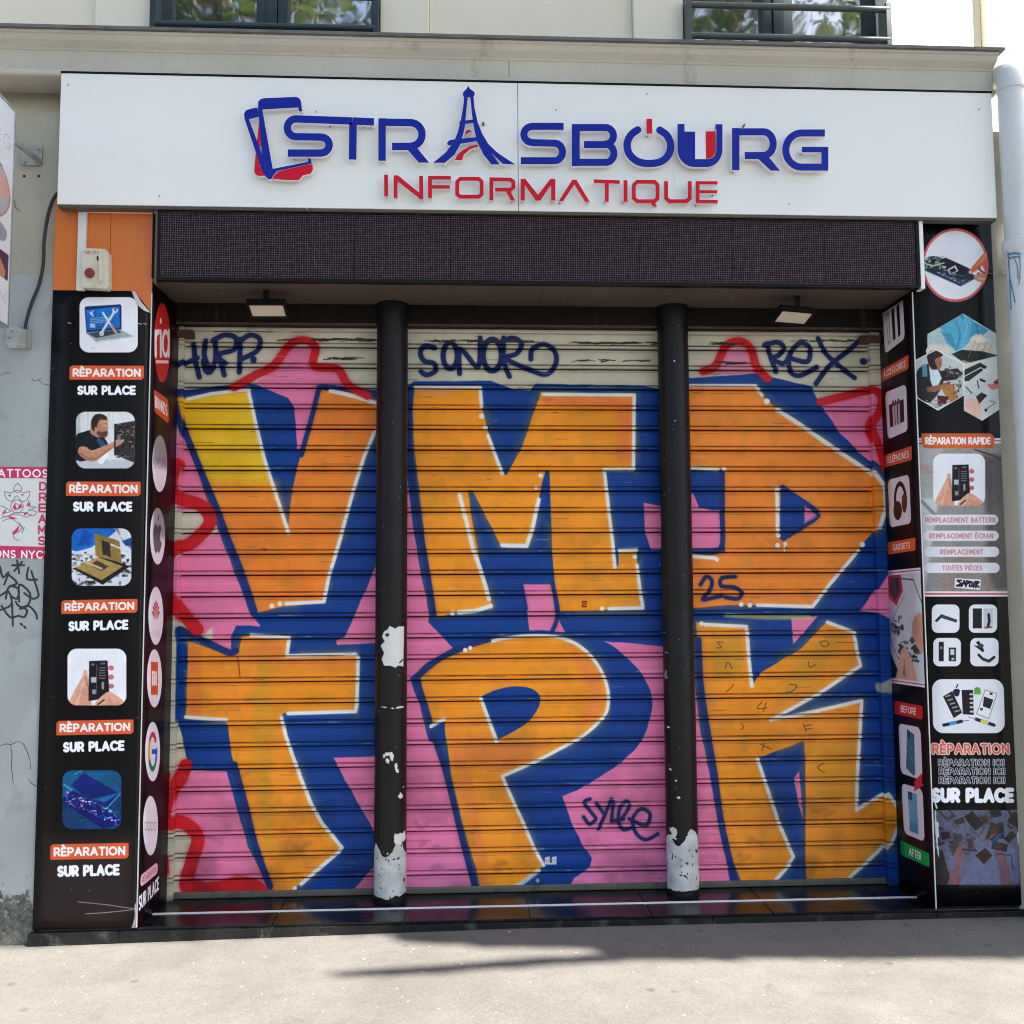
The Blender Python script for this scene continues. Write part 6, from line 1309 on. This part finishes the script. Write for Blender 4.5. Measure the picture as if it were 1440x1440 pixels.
# projecting sign seen from its side
YE = -.63; XP = P(17, 300, YE).x
zp1 = Z_at(16, 159, YE); zp0 = Z_at(8, 458, YE)
ps = empty('projecting_sign', (XP, -.9, zp0), 'projecting shop sign cut by the left edge of the picture', 'sign')
Y2 = -1.45
Q = [(XP, Y2, zp1), (XP, YE-.012, zp1), (XP, YE-.012, zp0), (XP, Y2, zp0)]
cv = plane_canvas(Q, 420, (222,224,228))
f = Frame(cv, [proj(v) for v in Q])
def pu(px, py):                                    # photo point -> frame uv
    w = PX(px, py, XP); return ((w.y-Y2)/(YE-.012-Y2), (w.z-zp0)/(zp1-zp0))
f.text('STRASBOURG', .1,.80,.96,.86,.012,(70,84,120)); f.text('INFORMATIQUE', .3,.745,.9,.785,.008,(200,90,90))
f.ell(.66,.58,.33,.16,(196,140,140)); f.ell(.66,.58,.31,.150,(176,176,180)); f.poly([(.5,.6),(.9,.66),(.95,.57),(.6,.5)], (206,156,142), sm=3, soft=8); f.poly([(.4,.66),(.6,.72),(.9,.70),(.7,.66)], (40,120,170))
f.poly([(.84,.38),(.8,.42),(.84,.45),(.9,.44),(.96,.42),(.95,.38),(.9,.36)], (150,150,156), sm=3); f.box(.4,.2,.99,.32,(70,40,80)); f.poly([(.6,.2),(.7,.3),(.9,.28),(.95,.2)], (190,130,100), sm=2)
f.box(0,0,1,.2,(226,226,230)); f.text('RÈPARATION', .1,.09,.97,.14,.012,(30,50,130))
im = cv.image('side_sign'); mt = mat('side_sign_print', (1,1,1), .3, .04, 10, image=im)
me = bpy.data.meshes.new('sign_face'); q3 = [tuple(Vector(v)+Vector((.001,0,0))) for v in Q]; me.from_pydata(q3, [], [(0,1,2,3)]); ul = me.uv_layers.new(name='UVMap')
for l, u in zip(me.loops, ((0,1),(1,1),(1,0),(0,0))): ul.data[l.index].uv = ((0,1),(1,1),(1,0),(0,0))[l.vertex_index]
me.update(); link('sign_face', me, mt, ps)
MB().box(XP-.09, XP, Y2, YE-.012, zp0, zp1).build('sign_box', M_['white_plastic'], ps)
MB().box(XP-.094, XP+.004, YE-.0119, YE, zp0-.012, zp1+.012).build('sign_frame', M_['galv'], ps, bevel=.002)
MB().box(XP-.094, XP+.004, Y2, YE-.012, zp1+.0005, zp1+.012).build('sign_frame', M_['galv'], ps); MB().box(XP-.094, XP+.004, Y2, YE-.012, zp0-.012, zp0-.0005).build('sign_frame', M_['galv'], ps)
plate('mounting_plate', rr_poly(29,204,59,232,2), YW-.001, YW-.009, M_['galv'], ps)
bb_ = P(53, 224, YW-.03); a_ = P(14, 186, YE)
MB().tube([(a_.x-.03, YE+.002, a_.z), (bb_.x-.0, YW-.009, bb_.z)], .013, 10).build('bracket_arm', M_['galv'], ps, smooth_=True)
for (x, y) in ((34,228),(54,209)): q = P(x, y, YW-.01); MB().tube([(q.x, YW-.018, q.z), (q.x, YW-.008, q.z)], .008, 8).build('bolt', M_['galv'], ps)
plate('mounting_plate', [(8,460),(24,458),(30,462),(44,463),(43,490),(14,490),(8,483)], YW-.001, YW-.014, M_['galv'], ps)
plate('bracket_block', [(25,462),(37,463),(36,488),(27,485)], YW-.0145, YW-.05, M_['galv'], ps)
for (x, y) in ((12,474),(15,465),(38,466),(38,484)): q = P(x, y, YW-.016); MB().tube([(q.x, YW-.022, q.z), (q.x, YW-.012, q.z)], .007, 8).build('bolt', M_['galv'], ps)
for i, (x, y) in enumerate(((34,247.5),(54.5,247.5))):
    q = P(x, y, YW); o = MB().tube([(q.x, YW-.0005, q.z), (q.x, YW+.002, q.z)], .006, 10).build('drill_hole', M_['gap'], bld)

# cracks and chips in the plaster of the left wall
def crack(strokes, r, label):
    for k in strokes:
        mb = MB(); q = [tuple(P(x, y, YW)) for x, y in k]; rr_ = [(.0010+.0008*abs(math.sin(i*2.1)))*(r/.45) for i in range(len(q))]; mb.tube(q, rr_, 5)
        mb.build('plaster_crack', M_['crack'], bld)
M_['crack'] = mat('crack_shade', (.10, .10, .095), .9, .2, 20); M_['chip'] = mat('bare_plaster', (.55, .55, .52), .9, .1, 30)
crack([[(0,528),(8,524),(14,526)],[(44,531),(48,536),(54,534),(60,540),(66,541),(72,543)],[(54,534),(58,532)]], .45, '')
crack([[(0,1049),(8,1046),(16,1047),(26,1042),(33,1046),(38,1056),(42,1068),(43,1082)],[(15,1048),(17,1062),(16,1078),(19,1104)],[(40,1096),(45,1102),(52,1106)]], .5, '')
crack([[(16,278),(20,282),(22,292),(28,297)]], .4, ''); 
# ================================================================== down pipe
YP = -.50
dp = empty('down_pipe', (X_at(1425, 700, YP), YP, 0), 'white painted rain pipe right of the shop with blue paint drips', 'pipe')
rp = .058
xp1 = X_at(1411, 250, YP)+rp; ztp = Z_at(1420, 96, YP)
bend = [(xp1-.004, YP+.13, ztp+.002), (xp1-.004, YP+.075, ztp-.002), (xp1-.005, YP+.038, ztp-.016), (xp1-.006, YP+.012, ztp-.042), (xp1-.006, YP, ztp-.08)]
zc = Z_at(1425, 345, YP)
MB().tube(bend+[(xp1-.004, YP, 3.5), (xp1, YP, zc+.01)], [rp-.003]*5+[rp]*2, 36).build('upper_pipe', M_['pipe'], dp, smooth_=True)
MB().tube([(xp1-.006, YP, ztp-.095), (xp1-.006, YP, ztp-.11)], rp+.004, 36).build('joint_ring', M_['pipe'], dp, smooth_=True)
MB().tube([(xp1, YP, zc+.030), (xp1, YP, zc+.022), (xp1, YP, zc), (xp1, YP, zc-.03), (xp1, YP, zc-.045)], [rp+.002, rp+.012, rp+.014, rp+.010, rp-.002], 36).build('collar', M_['pipe'], dp, smooth_=True)
MB().tube([(xp1, YP, zc-.04), (xp1+.008, YP, 1.5), (xp1+.016, YP, -.05)], [rp, rp, rp], 36).build('lower_pipe', M_['pipe'], dp, smooth_=True)
for z_ in (1.05, 2.2): MB().tube([(xp1+.006, YP, z_), (xp1+.006, YP, z_+.03)], rp+.0035, 36).build('pipe_clip', M_['pipe'], dp, smooth_=True)
MB().box(xp1-.02, xp1+.02, YP+.06, -.386, zc-.10, zc-.075).build('pipe_clip', M_['pipe'], dp)
# paint drips follow the pipe's surface
xc_ = xp1
def on_pipe(px, py, off=.0012, r=None):
    r = (r or rp)+off; w = P(px, py, YP-r*.8); t = max(-.98, min(.98, (w.x-xc_)/r)); return (xc_+t*r, YP-r*math.sqrt(1-t*t), w.z)
mb = MB()
for s_, w_ in (([(1420,362),(1420,385),(1422,405),(1425,432)],.0022),([(1424,362),(1426,390),(1430,424)],.0022),([(1428,362),(1431,375),(1432,392)],.0020),([(1433,360),(1434,380),(1433,400)],.0018),([(1411,348),(1418,354),(1428,355),(1434,358)],.0045),([(1414,352),(1420,360),(1428,360),(1434,362)],.004),([(1417,362),(1416,372)],.002)):
    mb.tube([on_pipe(*q) for q in smooth(s_, 4)], w_, 6)
mb.build('paint_drip', M_['drip'], dp)['label'] = 'blue paint drips below the collar'

# ================================================================== litter on the pavement
M_['litter'] = mat('dry_leaf_scrap', (.45, .38, .26), .8, .3, 60)
M_['green'] = mat('green_leaf', (.10, .22, .03), .5, .2, 60)
def scrap(px, py, s, mt, label, group=None, name='leaf_scrap', seed=0):
    q = PZ(px, py, .003); r = np.random.RandomState(seed); n = 6; z0_ = gz(q.x)
    top = [(q.x+s*r.uniform(.6,1)*math.cos(a)*1.3, q.y+s*r.uniform(.6,1)*math.sin(a), z0_+.004+.004*r.rand()) for a in np.linspace(0, 6.28, n, endpoint=False)]
    mb = MB(); mb.v = top+[(x, y, z-.002) for x, y, z in top]; mb.f = [list(range(n)), list(range(2*n-1, n-1, -1))]+[[i, (i+1)%n, n+(i+1)%n, n+i] for i in range(n)]; mb.mi = [0]*(n+2)
    tag(mb.build(name, mt), label, 'leaf', group)
r = np.random.RandomState(6)
mb = MB()
for i in range(80):
    x, y = r.uniform(0,1440), r.uniform(1306,1438); q = PZ(x, y, .0); z0_ = gz(q.x); s = r.uniform(.0015,.0045)
    if q.y > YF-.02: continue
    a = r.uniform(0,3); ca, sa = math.cos(a)*s*1.8, math.sin(a)*s*1.8
    mb.hexa([(q.x-ca, q.y-sa, z0_-.001), (q.x+sa*.5, q.y-ca*.5, z0_-.001), (q.x+ca, q.y+sa, z0_-.001), (q.x-sa*.5, q.y+ca*.5, z0_-.001), (q.x-ca, q.y-sa, z0_+.001), (q.x+sa*.5, q.y-ca*.5, z0_+.0025), (q.x+ca, q.y+sa, z0_+.0015), (q.x-sa*.5, q.y+ca*.5, z0_+.001)])
tag(mb.build('grit', M_['litter']), 'pale grit and crumbs scattered over the pavement', 'grit', kind='stuff')
scrap(342, 1439, .022, M_['green'], 'green leaf tip at the bottom edge of the picture', seed=1, name='green_leaf')

# ================================================================== street trees behind the camera: shade on the front, reflections in the panes
def to_mask(w):                                    # place on the plane y = YF hit by the sun ray through w
    t = (YF-w[1])/SUN.y; return (w[0]+SUN.x*t, w[2]+SUN.z*t)
def gpoly(pts): return [to_mask(PZ(x, y, .0)) for x, y in pts]
SHADE = [gpoly([(560,1322),(700,1331),(830,1333),(850,1344),(800,1352),(900,1350),(1100,1347),(1700,1348),(1700,1290),(1440,1280),(540,1305)]),
         gpoly([(470,1371),(600,1368),(760,1358),(860,1352),(860,1344),(760,1349),(600,1360),(470,1367)]),
         gpoly([(-200,1425),(60,1430),(150,1440),(150,1460),(-200,1500)])]
big = [(-3.6, -.02), (-1.2, .00), (-.5, .04), (-.1, -.12), (3.9, -.12), (3.6, .8), (2.92, 1.4), (2.68, 2.4), (2.66, 2.8), (2.70, 3.75), (2.3, 4.0), (2.10, 4.25), (2.02, 4.8), (1.5, 5.2), (.2, 5.6), (-3.6, 5.4)]
SHADE.append(big)
def inside(x, z):
    X = np.array([[x]]); Z = np.array([[z]]); return min(float(sd_poly(X, Z, p)[0, 0]) for p in SHADE)
rng = np.random.RandomState(14)
def leaves_mesh(name, pts, size, seed):
    r = np.random.RandomState(seed); n = len(pts); pts = np.asarray(pts)
    a = r.normal(size=(n, 3)); a /= np.linalg.norm(a, axis=1)[:, None]; b = np.cross(a, r.normal(size=(n, 3))); b /= np.linalg.norm(b, axis=1)[:, None]
    s = size*r.uniform(.7, 1.25, n)[:, None]
    v = np.stack([pts-a*s, pts-a*s*.1+b*s*.62, pts+a*s, pts-a*s*.1-b*s*.62], 1).reshape(-1, 3)
    me = bpy.data.meshes.new(name); me.vertices.add(4*n); me.vertices.foreach_set('co', v.ravel()); me.loops.add(4*n); me.loops.foreach_set('vertex_index', np.arange(4*n)); me.polygons.add(n); me.polygons.foreach_set('loop_start', np.arange(n)*4)
    me.polygons.foreach_set('material_index', (r.rand(n) < .3).astype(np.int32)); me.update(); me.validate(); return me
x0m, x1m = -3.7, 4.0
N_ = 30000; cx_ = rng.uniform(x0m, x1m, N_); cz_ = rng.uniform(-1.6, 5.7, N_)
dm = np.full(N_, 1e9)
for p in SHADE: dm = np.minimum(dm, sd_poly(cx_[None], cz_[None], p)[0])
keep = dm < -.03
ex = rng.uniform(-2.6, 3.6, 60000); ez = rng.uniform(-1.5, 0, 60000); dz_ = np.full(60000, 1e9)
for p in SHADE[:3]: dz_ = np.minimum(dz_, sd_poly(ex[None], ez[None], p)[0])
ke = dz_ < -.004
cx_, cz_, dk = np.r_[cx_[keep], ex[ke]], np.r_[cz_[keep], ez[ke]], np.r_[dm[keep], np.full(ke.sum(), -.01)]
tt = rng.uniform(9.0, 12.0, len(cx_)); L3 = np.c_[cx_+SUN.x*tt, YF+SUN.y*tt, cz_+SUN.z*tt]  # crown shaped for its shadow: leaves fill the shade outlines along the sun rays
tr = empty('street_tree', (5.2, -4.2, 0), 'unseen leafy plane tree to the right, crown shaped to shade the shop', 'tree')
sz = np.where(dk > -.09, .04, .085)
big_ = L3[dk <= -.09]; sm_ = L3[dk > -.09]
o = link('crown', leaves_mesh('crown', big_, .105, 1), [M_['leaf'], M_['leaf_light']], tr); o['kind'] = 'stuff'
if len(sm_):
    o = link('crown', leaves_mesh('crown_edge', sm_, .036, 2), [M_['leaf'], M_['leaf_light']], tr); o['kind'] = 'stuff'
print('leaves', len(big_), len(sm_))
def canopy_at(x, z, t): return (x+SUN.x*t, YF+SUN.y*t, z+SUN.z*t)
mb = MB(); mb.tube([(9.3, -6.4, -.3), (9.2, -6.3, 3), (9.25, -6.2, 7), (9.2, -6.2, 10.5), (8.9, -6.1, 13)], [.24, .20, .16, .12, .07], 14)
mb.build('trunk', M_['bark'], tr, smooth_=True)
mb = MB()
for (a, b, c) in ((.2,1.0,10.6),(-2.4,2.2,10.4),(1.2,3.0,10.8),(-1.0,3.9,11.2),(-3.2,1.0,10.2),(1.9,1.6,10.8)): mb.tube([(9.15,-6.2,11.6), canopy_at((2.9+a)/2, (1.4+b)/2, 12.0), canopy_at(a, b, c)], [.07,.05,.02], 8)
mb.build('branches', M_['bark'], tr, smooth_=True)
# trees across the street, seen only in the window panes
for i, (tx, ty, h_) in enumerate(((-5.0,-15,12.6),(1.5,-17.5,12),(7.4,-15.5,12.4),(-12,-16,11))):
    r = np.random.RandomState(50+i); pts = []
    for _ in range(60):
        c = np.array([tx, ty, h_])+r.normal(size=3)*np.array([2.1,1.6,2.4]); pts.append(c+r.normal(size=(170,3))*.42)
    t = empty('street_tree', (tx, ty, -.15), ('bushy green tree across the street reflected in the left upper window', 'tall tree across the street reflected between the windows', 'loose crowned tree across the street reflected in the right upper window', 'far tree across the street beyond the left end')[i], 'tree', 'trees across the street')
    o = link('crown', leaves_mesh('crown_far', np.vstack(pts), .12, 60+i), [M_['leaf'], M_['leaf_light']], t); o['kind'] = 'stuff'
    MB().tube([(tx,ty,-.2),(tx+.1,ty,3),(tx,ty,h_-1),(tx,ty,h_+1)], [.25,.2,.15,.05], 12).build('trunk', M_['bark'], t, smooth_=True)
